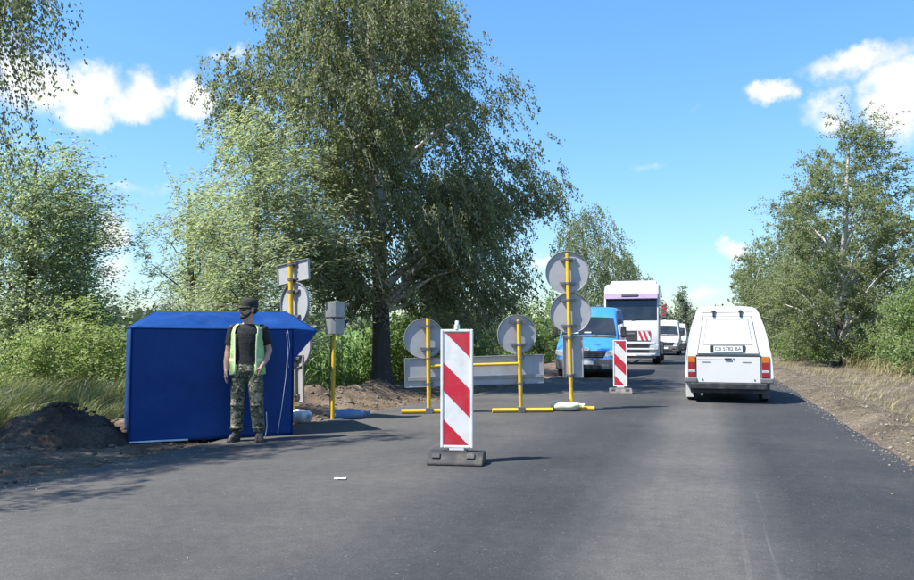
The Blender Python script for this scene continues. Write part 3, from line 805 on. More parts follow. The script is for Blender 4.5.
# left row beyond the birch
FAR = dict(limb_parts=False, mat='leaf_birch_far', leaf=.12, wind=.25)
tree('birch_tree', 'thin drooping birch above the blue van', (-7.6, 52, -.1), 10.2, [(.2, 1.5), (.4, 2.7), (.62, 2.7), (.85, 1.7), (1, .5)], 41, clumps=64, strands=13, per=24, r0=.17, n_limbs=16, **FAR)
tree('birch_tree', 'dark birch behind the tall white truck', (-8.0, 70, -.1), 9.5, [(.1, 1.6), (.4, 2.9), (.7, 2.6), (1, .6)], 42, clumps=54, strands=12, per=22, r0=.17, n_limbs=14, **{**FAR, 'leaf': .15})
tree('birch_tree', 'short round tree behind the truck, lower than its neighbours', (-7.2, 88, -.1), 9.0, [(.1, 1.6), (.4, 3.0), (.7, 2.6), (1, .6)], 43, clumps=48, strands=12, per=20, r0=.17, n_limbs=14, **{**FAR, 'leaf': .18})
for i, (x, y, h, r_, lb) in enumerate([(-8.0, 33, 3.0, 1.7, 'leafy shrub left of the blue van behind the round signs'), (-7.4, 40, 3.4, 1.7, 'leafy shrub just behind the blue van'),
                                        (-7.6, 20.6, 2.6, 1.5, 'leafy shrub behind the right end of the barrier board'), (-8.2, 60, 4.4, 2.4, 'tall shrub below the thin drooping birch')]):
    tree('shrub', lb, (x, y, -.12), h, [(.06, r_ * .8), (.4, r_), (.75, r_ * .75), (1, r_ * .3)], 50 + i, cat='shrub', group='shrubs along the left verge', style='bush', clumps=46, strands=12, per=18,
         leaf=.12, aspect=.5, mat='leaf_shrub', limb_m='bark_grey', n_limbs=14, stems=5, wind=.1, slen=(.3, .65), sigma=.3, limb_parts=False)
# right row
tree('birch_tree', 'tall bushy birch on the right verge beside the leafy shrub', (5.3, 35.8, -.1), 10.4, [(.06, 1.6), (.2, 2.9), (.42, 3.4), (.62, 3.1), (.8, 1.9), (.92, .9), (1, .25)], 61, style='bush', clumps=125, strands=26, per=32,
     leaf=.09, asym=(.9, 0), r0=.2, n_limbs=26, t0=.1, wind=.1, mat='leaf_birch_far', slen=(.35, .9), sigma=.36)
RR = [(5.7, 43, 8.0, 2.7, 'birch just behind the tall birch on the right verge'), (5.4, 51, 8.2, 2.9, 'second birch along the right row behind the tall one'), (5.6, 60, 8.6, 3.0, 'third birch along the right row behind the tall one'),
      (5.4, 71, 9.4, 3.2, 'fourth birch along the right row behind the tall one'), (5.6, 84, 9.6, 3.4, 'fifth birch along the right row behind the tall one'), (5.5, 100, 9.8, 3.6, 'farthest birch of the right row above the white van')]
for i, (x, y, h, r_, lb) in enumerate(RR):
    tree('birch_tree', lb, (x, y, -.1), h, [(.04, r_ * .7), (.3, r_), (.6, r_ * .95), (.85, r_ * .6), (1, r_ * .2)], 62 + i, group='birches along the right verge', style='bush', slen=(.4, .95), clumps=44, strands=20, per=24, r0=.17, n_limbs=12,
         t0=.08, **{**FAR, 'leaf': .12 + i * .012})
tree('shrub', 'bright leafy shrub at the right edge of the picture', (7.5, 28.0, -.12), 3.4, [(.05, 1.6), (.35, 2.0), (.7, 1.4), (1, .4)], 70, cat='shrub', style='bush', clumps=84, strands=14, per=22, leaf=.10, aspect=.5,
     mat='leaf_shrub', limb_m='bark_grey', n_limbs=16, stems=6, wind=.1, slen=(.3, .7), sigma=.3, limb_parts=False)
tree('shrub', 'low leafy shrub under the tall right birch', (6.6, 34.0, -.12), 1.5, [(.05, .8), (.4, 1.0), (1, .3)], 71, cat='shrub', style='bush', clumps=26, strands=12, per=16, leaf=.09, aspect=.5,
     mat='leaf_shrub', limb_m='bark_grey', n_limbs=10, stems=5, wind=.1, slen=(.2, .45), sigma=.22, limb_parts=False)
tree('shrub', 'leafy thicket left of the tall right birch trunk', (4.9, 41.0, -.12), 2.3, [(.05, 1.2), (.4, 1.5), (1, .4)], 72, cat='shrub', style='bush', clumps=36, strands=12, per=18, leaf=.11, aspect=.5,
     mat='leaf_shrub', limb_m='bark_grey', n_limbs=12, stems=5, wind=.1, slen=(.2, .5), sigma=.28, limb_parts=False)
# end of the road
tree('spruce_tree', 'pointed dark tree at the far end of the road', (-5.0, 190, -.1), 13.0, [(.05, 3.0), (.3, 2.6), (.6, 1.7), (.85, .8), (1, .15)], 80, style='bush', clumps=70, strands=10, per=14, leaf=.32, aspect=.5,
     mat='leaf_far', limb_m='bark_grey', bark_m='bark_grey', r0=.2, n_limbs=10, limb_parts=False, wind=.05, slen=(.5, 1.0), sigma=.4)

# far-off woods and hedges round the horizon
rg = np.random.default_rng(90)
PP = []
def far_band(x0, y0, x1, y1, h, n, w):
    s = rg.random(n); ph = rg.uniform(0, 9)
    top = h * (.62 + .38 * np.abs(np.sin(s * 23 + ph) * np.sin(s * 61 + ph * 2)) + .12 * np.sin(s * 140))
    PP.append(np.stack([x0 + (x1 - x0) * s + rg.normal(0, w, n), y0 + (y1 - y0) * s + rg.normal(0, w, n), top * np.sqrt(rg.random(n))], -1))
far_band(-16, 235, 14, 240, 9, 5200, 3)
far_band(-110, 120, -60, 330, 8, 7000, 4)
far_band(-210, 90, -110, 120, 9, 7000, 4)
far_band(-60, 330, -16, 260, 8, 4000, 4)
far_band(9, 110, 14, 260, 9, 6000, 2)
far_band(-46, 62, -14, 120, 3.4, 6500, 2.5)
far_band(-75, 50, -46, 62, 3.4, 4500, 2.5)
far_band(30, 130, 60, 220, 9, 5000, 4)
P = np.concatenate(PP)
V, Q = leaves(P, rg.normal(0, 1, P.shape), 1.0, rg, .7, nrm_bias=np.array(SUN_DIR))
o = np_mesh('far_woods', V, Q, 'leaf_far', rnd=rg.random(len(P)))
tag(o, 'hazy far-off woods along the horizon', 'woods', kind='stuff')

# maize field
def corn_plant(rg):
    V, Q = [], []
    h = rg.uniform(1.3, 1.65)
    st = np.array([[0, 0, -.1], [.01, .0, h * .5], [.0, .02, h * .92]])
    v, q = np_tubes([st], [np.array([.016, .013, .006])], 3); V.append(v); Q.append(q); off = len(v)
    nl = 10
    for k in range(nl):
        z = h * (.12 + .8 * k / (nl - 1)); a = k * math.pi + rg.normal(0, .4); L = rg.uniform(.45, .75) * (1 - .25 * abs(k / nl - .5))
        t = np.linspace(0, 1, 5); up = rg.uniform(.55, .95)
        r_ = L * (t * .9); zz = z + L * (up * t - 1.15 * t ** 2.2)
        w = .042 * np.array([.6, 1, 1, .7, .05])
        d = np.array([math.cos(a), math.sin(a), 0]); s = np.array([-d[1], d[0], 0])
        c = d[None] * r_[:, None] + np.array([0, 0, 1.0])[None] * zz[:, None] + WIND[None] * (t ** 2)[:, None] * .12
        v = np.concatenate([c - s * w[:, None] + np.array([0, 0, .012]), c + s * w[:, None] + np.array([0, 0, .012])])
        V.append(v); Q.append(np.array([[i, i + 1, i + 6, i + 5] for i in range(4)]) + off); off += len(v)
    return np.concatenate(V), np.concatenate(Q)
rg = np.random.default_rng(95)
protos = [corn_plant(rg) for _ in range(6)]
pl = []
for X in np.arange(-9.3, -34, -.7):
    sp = .24 if X > -18 else .34
    for Y in np.arange(13.5, 62 if X < -13 else 58, sp):
        x, y = X + rg.normal(0, .05), Y + rg.normal(0, .05)
        if y < 16.5 and x > -13.6: continue
        if y < 17.0 and x > -11.3: continue
        if x > -10.2 and y > 30: continue
        if abs(x + 11.9) < 1.0 and abs(y - 16.7) < 1.0: continue
        if x / y < -1.25: continue
        pl.append((x, y))
pl = np.array(pl)
VV, QQ, off = [], [], 0
kind = rg.integers(0, 6, len(pl))
for k in range(6):
    p = pl[kind == k]; V, Q = protos[k]; n = len(p)
    a = rg.uniform(0, 6.28, n)[:, None]; s = rg.uniform(.85, 1.15, n)[:, None]
    v = np.stack([(V[None, :, 0] * np.cos(a) - V[None, :, 1] * np.sin(a)) * s + p[:, :1], (V[None, :, 0] * np.sin(a) + V[None, :, 1] * np.cos(a)) * s + p[:, 1:], V[None, :, 2] * s - .12], -1)
    VV.append(v.reshape(-1, 3)); QQ.append((Q[None] + (np.arange(n) * len(V))[:, None, None]).reshape(-1, 4) + off); off += n * len(V)
VV, QQ = np.concatenate(VV), np.concatenate(QQ)
o = np_mesh('maize_field', VV, QQ, 'leaf_corn', rnd=rg.random(len(QQ)))
tag(o, 'green maize field beyond the left verge', 'maize', kind='stuff')
print('maize', len(pl), len(QQ))

def grass(name, label, pts, hmin, hmax, mat, seed, lean=.35, w=.007, cat='grass', heads=False):
    rg = np.random.default_rng(seed); n = len(pts); P = np.asarray(pts)
    h = rg.uniform(hmin, hmax, n); a = rg.uniform(0, 6.28, n)
    d = np.stack([np.cos(a), np.sin(a), np.zeros(n)], -1); s = np.stack([-d[:, 1], d[:, 0], np.zeros(n)], -1)
    hv = np.array([fbm(p[0], p[1], 1.3, 3, 3.3) for p in P]); h = h * np.clip(1 + 1.1 * hv, .35, 1.6)
    ln = d * rg.uniform(.05, .65, n)[:, None] + norm(WIND[None])[0] * lean * rg.uniform(-.1, 1.3, n)[:, None]
    z = np.array([0, 0, 1.0])
    b0 = P; b1 = P + z * (h * .5)[:, None] + ln * (h * .22)[:, None]; b2 = P + z * (h * .82)[:, None] + ln * (h * .6)[:, None]; b3 = P + z * h[:, None] * .93 + ln * h[:, None] * 1.05
    ww = w * rg.uniform(.6, 1.4, n)[:, None]
    wid = [ww, ww * .85, ww * (1.15 if heads else .6), ww * .15]
    v = np.stack([x for b_, k in zip((b0, b1, b2, b3), wid) for x in (b_ - s * k, b_ + s * k)], 1)
    f = np.array([[0, 1, 3, 2], [2, 3, 5, 4], [4, 5, 7, 6]])
    q = (f[None] + (np.arange(n) * 8)[:, None, None]).reshape(-1, 4)
    o = np_mesh(name, v.reshape(-1, 3), q, mat, rnd=np.repeat(rg.random(n), 3))
    tag(o, label, cat, kind='stuff')
    return o
rg = np.random.default_rng(97)
def gpts(n, x0, x1, y0, y1, cond=None, z=-.15, clump=None):
    out = []
    while len(out) < n:
        x, y = rg.uniform(x0, x1), rg.uniform(y0, y1)
        if cond and not cond(x, y): continue
        if clump and fbm(x, y, clump, 3, 6.6) < rg.uniform(-.4, .35): continue
        out.append((x, y, z))
    return np.array(out)
hz0 = (hp.x - .2, hp.y + .45)
P = gpts(60000, -15.5, -7.6, 6.5, 15.5, lambda x, y: x < -8.35 - .25 * fbm(x, y, .8) and x / y > -1.35 and x / y < -.5)
grass('tall_grass', 'tall pale grass bending in the wind behind the soil heap', P, .22, .58, 'grass_tall', 1, lean=.55, w=.0038, heads=True)
P = gpts(9000, -12, -7.7, 9.5, 20, lambda x, y: x < x_left(y) - 2.7 - .3 * fbm(x, y, .8))
grass('verge_grass', 'short green grass between soil bank and maize', P, .12, .42, 'grass_green', 2, lean=.3)
P = gpts(9000, -10.5, -6.8, 20, 60, lambda x, y: x < x_left(y) - 2.1 - .4 * fbm(x, y, .6))
grass('verge_grass', 'green grass along the far left verge', P, .15, .5, 'grass_green', 3, lean=.3, w=.010)
P = gpts(26000, 4.6, 12.5, 11, 38, lambda x, y: x > 5.6 + .7 * fbm(x, y, .5, 3, 4.4) - .014 * (y - 15), z=-.16)
grass('dry_grass', 'tall dry yellow grass along the right verge', P, .15, .6, 'grass_dry', 4, lean=.5, w=.005, heads=True)
P = gpts(5200, 2.9, 6, 11, 60, None, z=-.03, clump=.8)
grass('dry_grass_tufts', 'flattened dry grass tufts scattered over the right verge', P, .06, .22, 'grass_dry', 5, lean=1.3, w=.005)
P = gpts(5000, 4.4, 9, 38, 110, lambda x, y: x > 4.5 + .4 * fbm(x, y, .6), z=-.12)
grass('verge_grass', 'green grass under the far right birches', P, .2, .6, 'grass_green', 6, lean=.3, w=.014)
# straw lying flat on the verges
def straw(name, label, pts, seed):
    rg = np.random.default_rng(seed); n = len(pts); P = np.asarray(pts); a = rg.uniform(0, 6.28, n); L = rg.uniform(.05, .22, n)[:, None]
    d = np.stack([np.cos(a), np.sin(a), rg.normal(0, .15, n)], -1); s = np.stack([-d[:, 1], d[:, 0], np.zeros(n)], -1) * .004
    v = np.stack([P - d * L / 2 - s, P - d * L / 2 + s, P + d * L / 2 + s, P + d * L / 2 - s], 1)
    o = np_mesh(name, v.reshape(-1, 3), np.arange(4 * n).reshape(n, 4), 'grass_dry', rnd=rg.random(n)); tag(o, label, 'straw', kind='stuff')
sp = []
for k in range(4500):
    y = 5 + 28 * rg.random() ** 1.4; x = 2.12 + abs(rg.normal(0, 1.2))
    if x > 6.8: continue
    sp.append((x, y, right_z(x, y) + .012))
straw('loose_straw', 'dry straw lying on the right gravel verge', sp, 8)
sp = []
for k in range(1800):
    y = rg.uniform(6, 20); x = x_left(y) - .15 - abs(rg.normal(.6, .7))
    if x_left(y) - x > 3: continue
    sp.append((x, y, left_z(x, y) + .012))
straw('loose_straw', 'dry straw lying on the left soil verge', sp, 9)
# ------------------------------------------------------------------ tent
tA = ground(129, 444.0); tB2 = Vector((.72, .694, 0)).normalized()
tent = thing('blue_tent', 'low blue fabric tent behind the person in the green vest', 'tent', (tA.x, tA.y, 0), math.atan2(tB2.y, tB2.x))
TL, TD, TE, TR_ = 2.02, 1.35, 1.43, 1.66
def fabric(name, P, nu, nv, amp, seed, parent, mat='tent_fabric', thick=.004):
    """Cloth over a bilinear patch with sag and creases; P are four corners."""
    a, b_, c, d = (Vector(p) for p in P)
    nrm = (b_ - a).cross(d - a).normalized()
    verts, quads = [], []
    for j in range(nv + 1):
        for i in range(nu + 1):
            u, v = i / nu, j / nv
            p = a * (1 - u) * (1 - v) + b_ * u * (1 - v) + c * u * v + d * (1 - u) * v
            e = min(u, 1 - u, v, 1 - v) * 4
            k = amp * min(1, e) * (fbm(u * 2.2 + seed, v * 1.6, 1.0, 3, seed) * 1.3 + .45 * fbm(u * 9 + v * 5, v * 3, 1.0, 3, seed + 3))
            verts.append(tuple(p + nrm * k))
    for j in range(nv):
        for i in range(nu):
            q = j * (nu + 1) + i; quads.append((q, q + 1, q + nu + 2, q + nu + 1))
    o = np_mesh(name, verts, quads, mat, parent, smooth=True)
    m_ = o.modifiers.new('thickness', 'SOLIDIFY'); m_.thickness = thick; m_.offset = 0
    return o
fabric('front_panel', [(0, 0, .0), (TL, 0, .0), (TL, 0, TE), (0, 0, TE)], 44, 30, .018, 1.2, tent)
fabric('back_panel', [(TL, TD, 0), (0, TD, 0), (0, TD, TE), (TL, TD, TE)], 24, 16, .03, 3.4, tent)
fabric('end_panel', [(.0, TD, 0), (0, 0, 0), (0, 0, TE), (0, TD, TE)], 18, 16, .03, 5.1, tent)
fabric('end_panel', [(TL, 0, 0), (TL, TD, 0), (TL, TD, TE), (TL, 0, TE)], 18, 16, .03, 6.3, tent)
rl, rr_ = (.34, TD * .5, TR_), (TL + .06, TD * .5, TR_ + .01)
tipf, tipb = (TL + .34, .0, TE - .035), (TL + .34, TD, TE - .035)
rf = fabric('roof', [(-.012, -.012, TE), tipf, rr_, rl], 40, 12, .055, 7.7, tent)
fabric('roof_slope', [tipb, (-.012, TD + .012, TE), rl, rr_], 30, 10, .03, 8.8, tent)
fabric('roof_slope', [(-.012, TD + .012, TE), (-.012, -.012, TE), (.33, TD * .5 - .02, TR_), (.33, TD * .5 + .02, TR_)], 12, 10, .02, 9.9, tent)
fabric('roof_slope', [tipf, tipb, (TL + .06, TD * .5 + .02, TR_), (TL + .06, TD * .5 - .02, TR_)], 12, 10, .02, 2.9, tent)
# awning flap: two gussets and the sloping underside
MB().slab([(TL + .004, -.006, 1.0), (TL + .335, -.006, TE - .04), (TL + .004, -.006, TE - .005)], .004).build('awning_gusset', 'tent_fabric', tent)
MB().slab([(TL + .004, TD, 1.0), (TL + .004, TD, TE - .005), (TL + .335, TD, TE - .04)], .004).build('awning_gusset', 'tent_fabric', tent)
fabric('awning', [(TL + .01, 0, 1.0), (TL + .01, TD, 1.0), (TL + .33, TD, TE - .045), (TL + .33, 0, TE - .045)], 10, 8, .015, 4.9, tent)
for (x, y) in ((.015, .02), (TL - .015, .02), (.015, TD - .02), (TL - .015, TD - .02)):
    MB().tube([(x, y, 0), (x, y, TE - .01)], .012, 8).build('pole', 'galvanised', tent, smooth=50)
for seam in ([(-.006, -.006, TE), (TL * .5, -.012, TE - .012), (TL, -.008, TE - .01)], [(-.004, -.006, 0), (-.008, -.008, .7), (-.006, -.006, TE)], [(TL, -.008, 0), (TL + .004, -.010, .7), (TL, -.008, TE - .01)],
             [tuple(rl), (TL * .5, TD * .5, TR_ - .012), tuple(rr_)]):
    MB().tube(seam, .007, 8).build('seam', 'tent_fabric', tent, smooth=50)
MB().tube([(TL - .1, -.035, 1.38), (TL - .085, -.05, 1.1), (TL - .11, -.045, .75), (TL - .16, -.05, .35), (TL - .21, -.06, .04)], .0035, 6).build('tie_cord', 'cord_pale', tent)
MB().tube([(TL - .085, -.03, 1.4), (TL - .06, -.045, 1.2), (TL - .09, -.05, .98), (TL - .07, -.045, .9)], .0035, 6).build('tie_cord', 'cord_pale', tent)
MB().tube([(TL - .36, -.05, .32), (TL - .35, -.05, .14), (TL - .37, -.06, .01)], .006, 6).build('tie_cord', 'cord_pale', tent)
MB().tube([(0, -.01, .015), (TL * .18, -.02, .018), (TL * .34, -.015, .012)], .012, 6).build('hem', 'cord_pale', tent)

# ------------------------------------------------------------------ person
def remeshed(name, mb, mat, parent, voxel, it=4):
    tmp = mb.build('tmp_' + name, mat)
    r_ = tmp.modifiers.new('r', 'REMESH'); r_.mode = 'VOXEL'; r_.voxel_size = voxel; r_.use_smooth_shade = True
    s_ = tmp.modifiers.new('s', 'SMOOTH'); s_.factor = .5; s_.iterations = it
    bpy.context.view_layer.update()
    me = bpy.data.meshes.new_from_object(tmp.evaluated_get(bpy.context.evaluated_depsgraph_get()))
    bpy.data.objects.remove(tmp)
    me.materials.clear(); me.name = name
    me.polygons.foreach_set('use_smooth', [True] * len(me.polygons))
    return link_mesh(name, me, mat, parent)
def rings(rows, n=20, p=2.0):
    """Stack of (cx, cy, z, rx, ry) superellipse rings."""
    out = []
    for (cx, cy, z, rx, ry) in rows:
        r_ = []
        for k in range(n):
            a = 2 * math.pi * k / n; c, s = math.cos(a), math.sin(a)
            r_.append((cx + rx * math.copysign(abs(c) ** (2 / p), c), cy + ry * math.copysign(abs(s) ** (2 / p), s), z))
        out.append(r_)
    return out
pp = ground(246, 441.0)
man = thing('person', 'person in open green safety vest, black shirt, cap and camouflage trousers', 'person', (pp.x, pp.y, 0), R(22))
ARM_R = [(-.185, .01, 1.425), (-.215, .015, 1.28), (-.245, .02, 1.13), (-.255, -.01, 1.0), (-.25, -.045, .885)]
ARM_L = [(.185, .01, 1.425), (.225, .03, 1.28), (.262, .055, 1.14), (.245, -.01, 1.04), (.205, -.085, .955)]
LEG_R = [(-.085, 0, .93), (-.10, -.01, .72), (-.108, -.02, .5), (-.115, .01, .3), (-.125, .025, .1)]
LEG_L = [(.085, 0, .93), (.115, -.03, .72), (.135, -.055, .5), (.145, -.02, .3), (.165, .0, .1)]
HM = Matrix.Translation((0, -.004, 1.555)) @ Euler((R(-2), 0, R(-48))).to_matrix().to_4x4() @ Matrix.Scale(1.09, 4) @ Matrix.Translation((0, 0, -1.57))
B = MB()
B.loft(rings([(0, 0, .88, .10, .08), (0, 0, .95, .15, .105), (0, 0, 1.08, .138, .095), (0, 0, 1.25, .155, .105), (0, 0, 1.36, .165, .10), (0, .005, 1.43, .15, .085), (0, .01, 1.475, .09, .065), (0, .01, 1.50, .055, .055)]))
B.tube([(0, .012, 1.44), (0, .005, 1.52), (-.004, -.004, 1.60)], [.072, .064, .062], 14)
B.tube(ARM_R, [.056, .047, .042, .038, .028], 12); B.tube(ARM_L, [.056, .047, .042, .038, .028], 12)
B.ellip((-.178, .01, 1.42), (.062, .055, .055)); B.ellip((.178, .01, 1.42), (.062, .055, .055))
B.tube(LEG_R, [.085, .075, .055, .05, .038], 12); B.tube(LEG_L, [.085, .075, .055, .05, .038], 12)
B.ellip((0, .014, 1.692), (.074, .093, .098), 16, 12, HM)
B.ellip((0, -.024, 1.642), (.06, .066, .082), 16, 12, HM)
B.ellip((0, -.055, 1.583), (.034, .03, .026), 10, 8, HM)            # chin
B.tube([(0, -.085, 1.672), (0, -.103, 1.645), (0, -.098, 1.632)], [.010, .014, .012], 8, M=HM)
B.ellip((.075, .012, 1.655), (.012, .02, .032), 8, 8, HM); B.ellip((-.075, .012, 1.655), (.012, .02, .032), 8, 8, HM)
B.ellip((0, -.084, 1.608), (.024, .010, .010), 8, 6, HM)            # mouth
# hanging hand: palm, four fingers curled a little, thumb from the side
B.loft([[(-.25 + dx * wx, -.05 + dy * wy + fy, z) for dx, dy in ((-1, -1), (1, -1), (1, 1), (-1, 1))] for z, wx, wy, fy in ((.90, .018, .026, 0), (.86, .016, .040, -.008), (.81, .015, .042, -.016))])
for k, (dy, L_) in enumerate([(-.036, .078), (-.012, .088), (.012, .082), (.034, .064)]):
    y0 = -.064 + dy
    B.tube([(-.25, y0, .815), (-.247, y0 - .006, .815 - L_ * .45), (-.236, y0 - .008, .815 - L_ * .8), (-.224, y0 - .006, .815 - L_)], [.0095, .009, .0085, .006], 8)
B.tube([(-.245, -.085, .875), (-.232, -.108, .845), (-.222, -.114, .815), (-.217, -.112, .795)], [.012, .011, .010, .007], 8)
# left hand pushed into the pocket, thumb hooked outside
B.loft([[(.205 - .0 + dx * wx - k_ * .03, -.085 + dy * wy - k_ * .015, z) for dx, dy in ((-1, -1), (1, -1), (1, 1), (-1, 1))] for z, wx, wy, k_ in ((.965, .02, .026, 0), (.925, .018, .040, .5), (.885, .017, .040, 1))])
for k, dy in enumerate([-.034, -.012, .010, .030]):
    B.tube([(.178, -.10 + dy, .89), (.170, -.104 + dy, .85), (.158, -.10 + dy, .822)], [.0095, .009, .007], 8)
B.tube([(.185, -.118, .93), (.160, -.138, .912), (.142, -.142, .892)], [.012, .011, .008], 8)
body = remeshed('body', B, 'skin', man, .0065, 3)
# shirt
S = MB()
S.loft(rings([(0, 0, .93, .168, .122), (0, 0, .98, .166, .12), (0, 0, 1.08, .158, .115), (0, 0, 1.25, .172, .122), (0, 0, 1.36, .182, .115), (0, .006, 1.43, .168, .098), (0, .01, 1.468, .108, .078), (0, .012, 1.482, .075, .066)]))
for A_ in (ARM_R, ARM_L):
    p0, p1, p2 = Vector(A_[0]), Vector(A_[1]), Vector(A_[2])
    S.tube([p0 + Vector((0, 0, .01)), p1, p1 + (p2 - p1) * .45], [.066, .064, .064], 14)
    S.ellip((p0.x * .93, p0.y, p0.z - .005), (.066, .06, .058))
remeshed('shirt', S, 'cloth_black', man, .009, 4)
# trousers
T = MB()
T.loft(rings([(0, 0, .80, .13, .10), (0, 0, .88, .178, .132), (0, 0, .95, .172, .125), (0, 0, 1.01, .162, .118)]))
def legtube(L_, rad):
    T.tube([Vector(p) for p in L_], rad, 16)
legtube(LEG_R[:4] + [(-.122, .02, .13)], [.10, .098, .084, .082, .076]); legtube(LEG_L[:4] + [(.16, .0, .13)], [.10, .098, .084, .082, .076])
T.ellip((.168, -.045, .66), (.035, .07, .10)); T.ellip((-.16, -.02, .66), (.035, .07, .10))   # cargo pockets
for (x, y, z) in ((-.12, .0, .17), (.155, -.01, .17), (-.11, -.03, .46), (.138, -.06, .46)):
    T.ellip((x, y, z), (.088, .088, .03), 14, 6)
trs = remeshed('trousers', T, 'camouflage', man, .009, 3)
MB().loft(rings([(0, 0, .985, .170, .126), (0, 0, 1.02, .168, .124)], 28)).build('belt', 'cloth_black', trs, smooth=50)
for x, y, rz in ((-.125, .02, R(-14)), (.165, -.005, R(16))):
    Mf = Matrix.Translation((x, y, 0)) @ Euler((0, 0, rz)).to_matrix().to_4x4()
    F = MB()
    F.loft(rings([(0, .0, .005, .05, .06), (0, 0, .16, .052, .058)], 14), M=Mf)
    F.loft(rings([(0, -.075, .006, .050, .135), (0, -.075, .03, .050, .133), (0, -.07, .065, .044, .115), (0, -.04, .10, .038, .075)], 18, 2.4), M=Mf)
    bt = remeshed('boot', F, 'boot_leather', man, .009, 3)
    MB().loft(rings([(0, -.075, 0, .054, .14), (0, -.075, .022, .054, .14)], 20, 2.4), M=Mf).build('sole', 'rubber', bt, smooth=50)
# vest: open at the front, arm holes left free
def vest_pt(a, z):
    rx = np.interp(z, [.84, 1.0, 1.25, 1.36, 1.43, 1.475], [.215, .205, .205, .208, .19, .13])
    ry = np.interp(z, [.84, 1.0, 1.25, 1.36, 1.43, 1.475], [.165, .150, .148, .138, .115, .085])
    k = 1 + .03 * math.sin(a * 7 + z * 9) * (1.5 - z) + .05 * fbm(a * 2.4, z * 6, 1.0, 4, 2.1)
    return Vector((rx * math.cos(a) * k, .008 + ry * math.sin(a) * k, z + .012 * math.sin(a * 3) * (z < .9)))
na, nz_ = 72, 26
zs = np.linspace(.845, 1.475, nz_ + 1); vid = {}; verts, faces = [], []
def vv_(i, j):
    key = (i % na, j)
    if key not in vid:
        vid[key] = len(verts); verts.append(vest_pt(2 * math.pi * (i + .5) / na, zs[j]))
    return vid[key]
for j in range(nz_):
    for i in range(na):
        a = math.degrees(2 * math.pi * (i + 1) / na) % 360; z = (zs[j] + zs[j + 1]) / 2
        f = abs((a - 270 + 180) % 360 - 180)                 # angle from the front
        if f < np.interp(z, [.84, 1.1, 1.3, 1.47], [34, 36, 38, 44]): continue
        side = min(abs((a + 180) % 360 - 180), abs(a - 180))
        if 1.17 < z < 1.43 and side < 22 * math.sin(math.pi * min(1, (z - 1.17) / .16) / 2): continue
        faces.append((vv_(i, j), vv_(i + 1, j), vv_(i + 1, j + 1), vv_(i, j + 1)))
ves = MB().add(verts, faces).build('vest', 'vest_green', man, smooth=60)
md = ves.modifiers.new('thickness', 'SOLIDIFY'); md.thickness = .008; md.offset = 1
def strip(pts, w, name, mat, par):
    V_ = []
    for (a, z) in pts:
        for da in (-w, w): V_.append(vest_pt(math.radians(a + da), z) * 1.0)
    V_ = [Vector((p.x * 1.05, (p.y - .008) * 1.06 + .008, p.z)) for p in V_]
    o = MB().add(V_, [(2 * i, 2 * i + 1, 2 * i + 3, 2 * i + 2) for i in range(len(pts) - 1)]).build(name, mat, par, smooth=60)
    md = o.modifiers.new('thickness', 'SOLIDIFY'); md.thickness = .004; md.offset = 0
for sg in (-1, 1):
    strip([(270 + sg * np.interp(z, [.84, 1.1, 1.3, 1.47], [37, 39, 41, 47]), z) for z in np.linspace(.85, 1.45, 14)], 3.2, 'trim', 'vest_trim', ves)
    sq = [(270 + sg * f, 1.02 + .004 * math.sin(f)) for f in np.linspace(40, 175, 24)]
    V_ = []
    for (a, z) in sq:
        for dz in (-.022, .022):
            p = vest_pt(math.radians(a), z + dz); V_.append(Vector((p.x * 1.055, (p.y - .008) * 1.06 + .008, p.z)))
    o = MB().add(V_, [(2 * i, 2 * i + 1, 2 * i + 3, 2 * i + 2) for i in range(len(sq) - 1)]).build('reflective_band', 'vest_trim', ves, smooth=60)
# cap, glasses, beard, hair
K = MB()
K.loft([[(HM @ Vector((.082 * k * math.cos(a), .014 + .101 * k * math.sin(a), 1.705 + h_))) for a in np.linspace(0, 2 * math.pi, 22)[:-1]] for k, h_ in ((1.0, -.012), (1.02, .03), (.96, .062), (.78, .088), (.4, .102), (.05, .105))])
cp = K.build('cap', 'cap_cloth' if 'cap_cloth' in MATS else 'boot_leather', man, smooth=60)
br_ = []
for k in range(9):
    a = math.pi + math.pi * k / 8
    br_.append((.078 * math.cos(a), -.005 + .085 * math.sin(a)))
out_ = [(x * 1.02, y - .058 * math.sin(math.pi * k / 8) - .002) for k, (x, y) in enumerate(br_)]
vv2 = [HM @ Vector((x, y, 1.705)) for x, y in br_] + [HM @ Vector((x, y, 1.69 - .012 * abs(k - 4) / 4)) for k, (x, y) in enumerate(out_)]
o = MB().add(vv2, [(k, k + 1, 9 + k + 1, 9 + k) for k in range(8)]).build('peak', 'boot_leather', cp, smooth=60)
md = o.modifiers.new('thickness', 'SOLIDIFY'); md.thickness = .006
Gz = MB()
for sx in (-1, 1):
    Gz.ellip((sx * .031, -.083, 1.668), (.028, .012, .019), 12, 8, HM)
    Gz.tube([(sx * .058, -.075, 1.672), (sx * .074, -.02, 1.672), (sx * .077, .02, 1.668)], .004, 6, M=HM)
Gz.tube([(-.02, -.094, 1.672), (.02, -.094, 1.672)], .004, 6, M=HM)
Gz.build('sunglasses', 'dark_lens', man, smooth=60)
Bd = MB()
Bd.tube([(.066, .0, 1.640), (.060, -.028, 1.604), (.042, -.062, 1.584), (0, -.084, 1.576), (-.042, -.062, 1.584), (-.060, -.028, 1.604), (-.066, .0, 1.640)], [.009, .015, .019, .022, .019, .015, .009], 10, M=HM)
Bd.tube([(.026, -.080, 1.606), (.012, -.091, 1.621), (-.012, -.091, 1.621), (-.026, -.080, 1.606)], .0065, 8, M=HM)
remeshed('beard', Bd, 'hair_dark', man, .006, 2)
MB().ellip((0, .036, 1.665), (.0755, .082, .055), 16, 10, HM).build('hair', 'hair_dark', man, smooth=60)

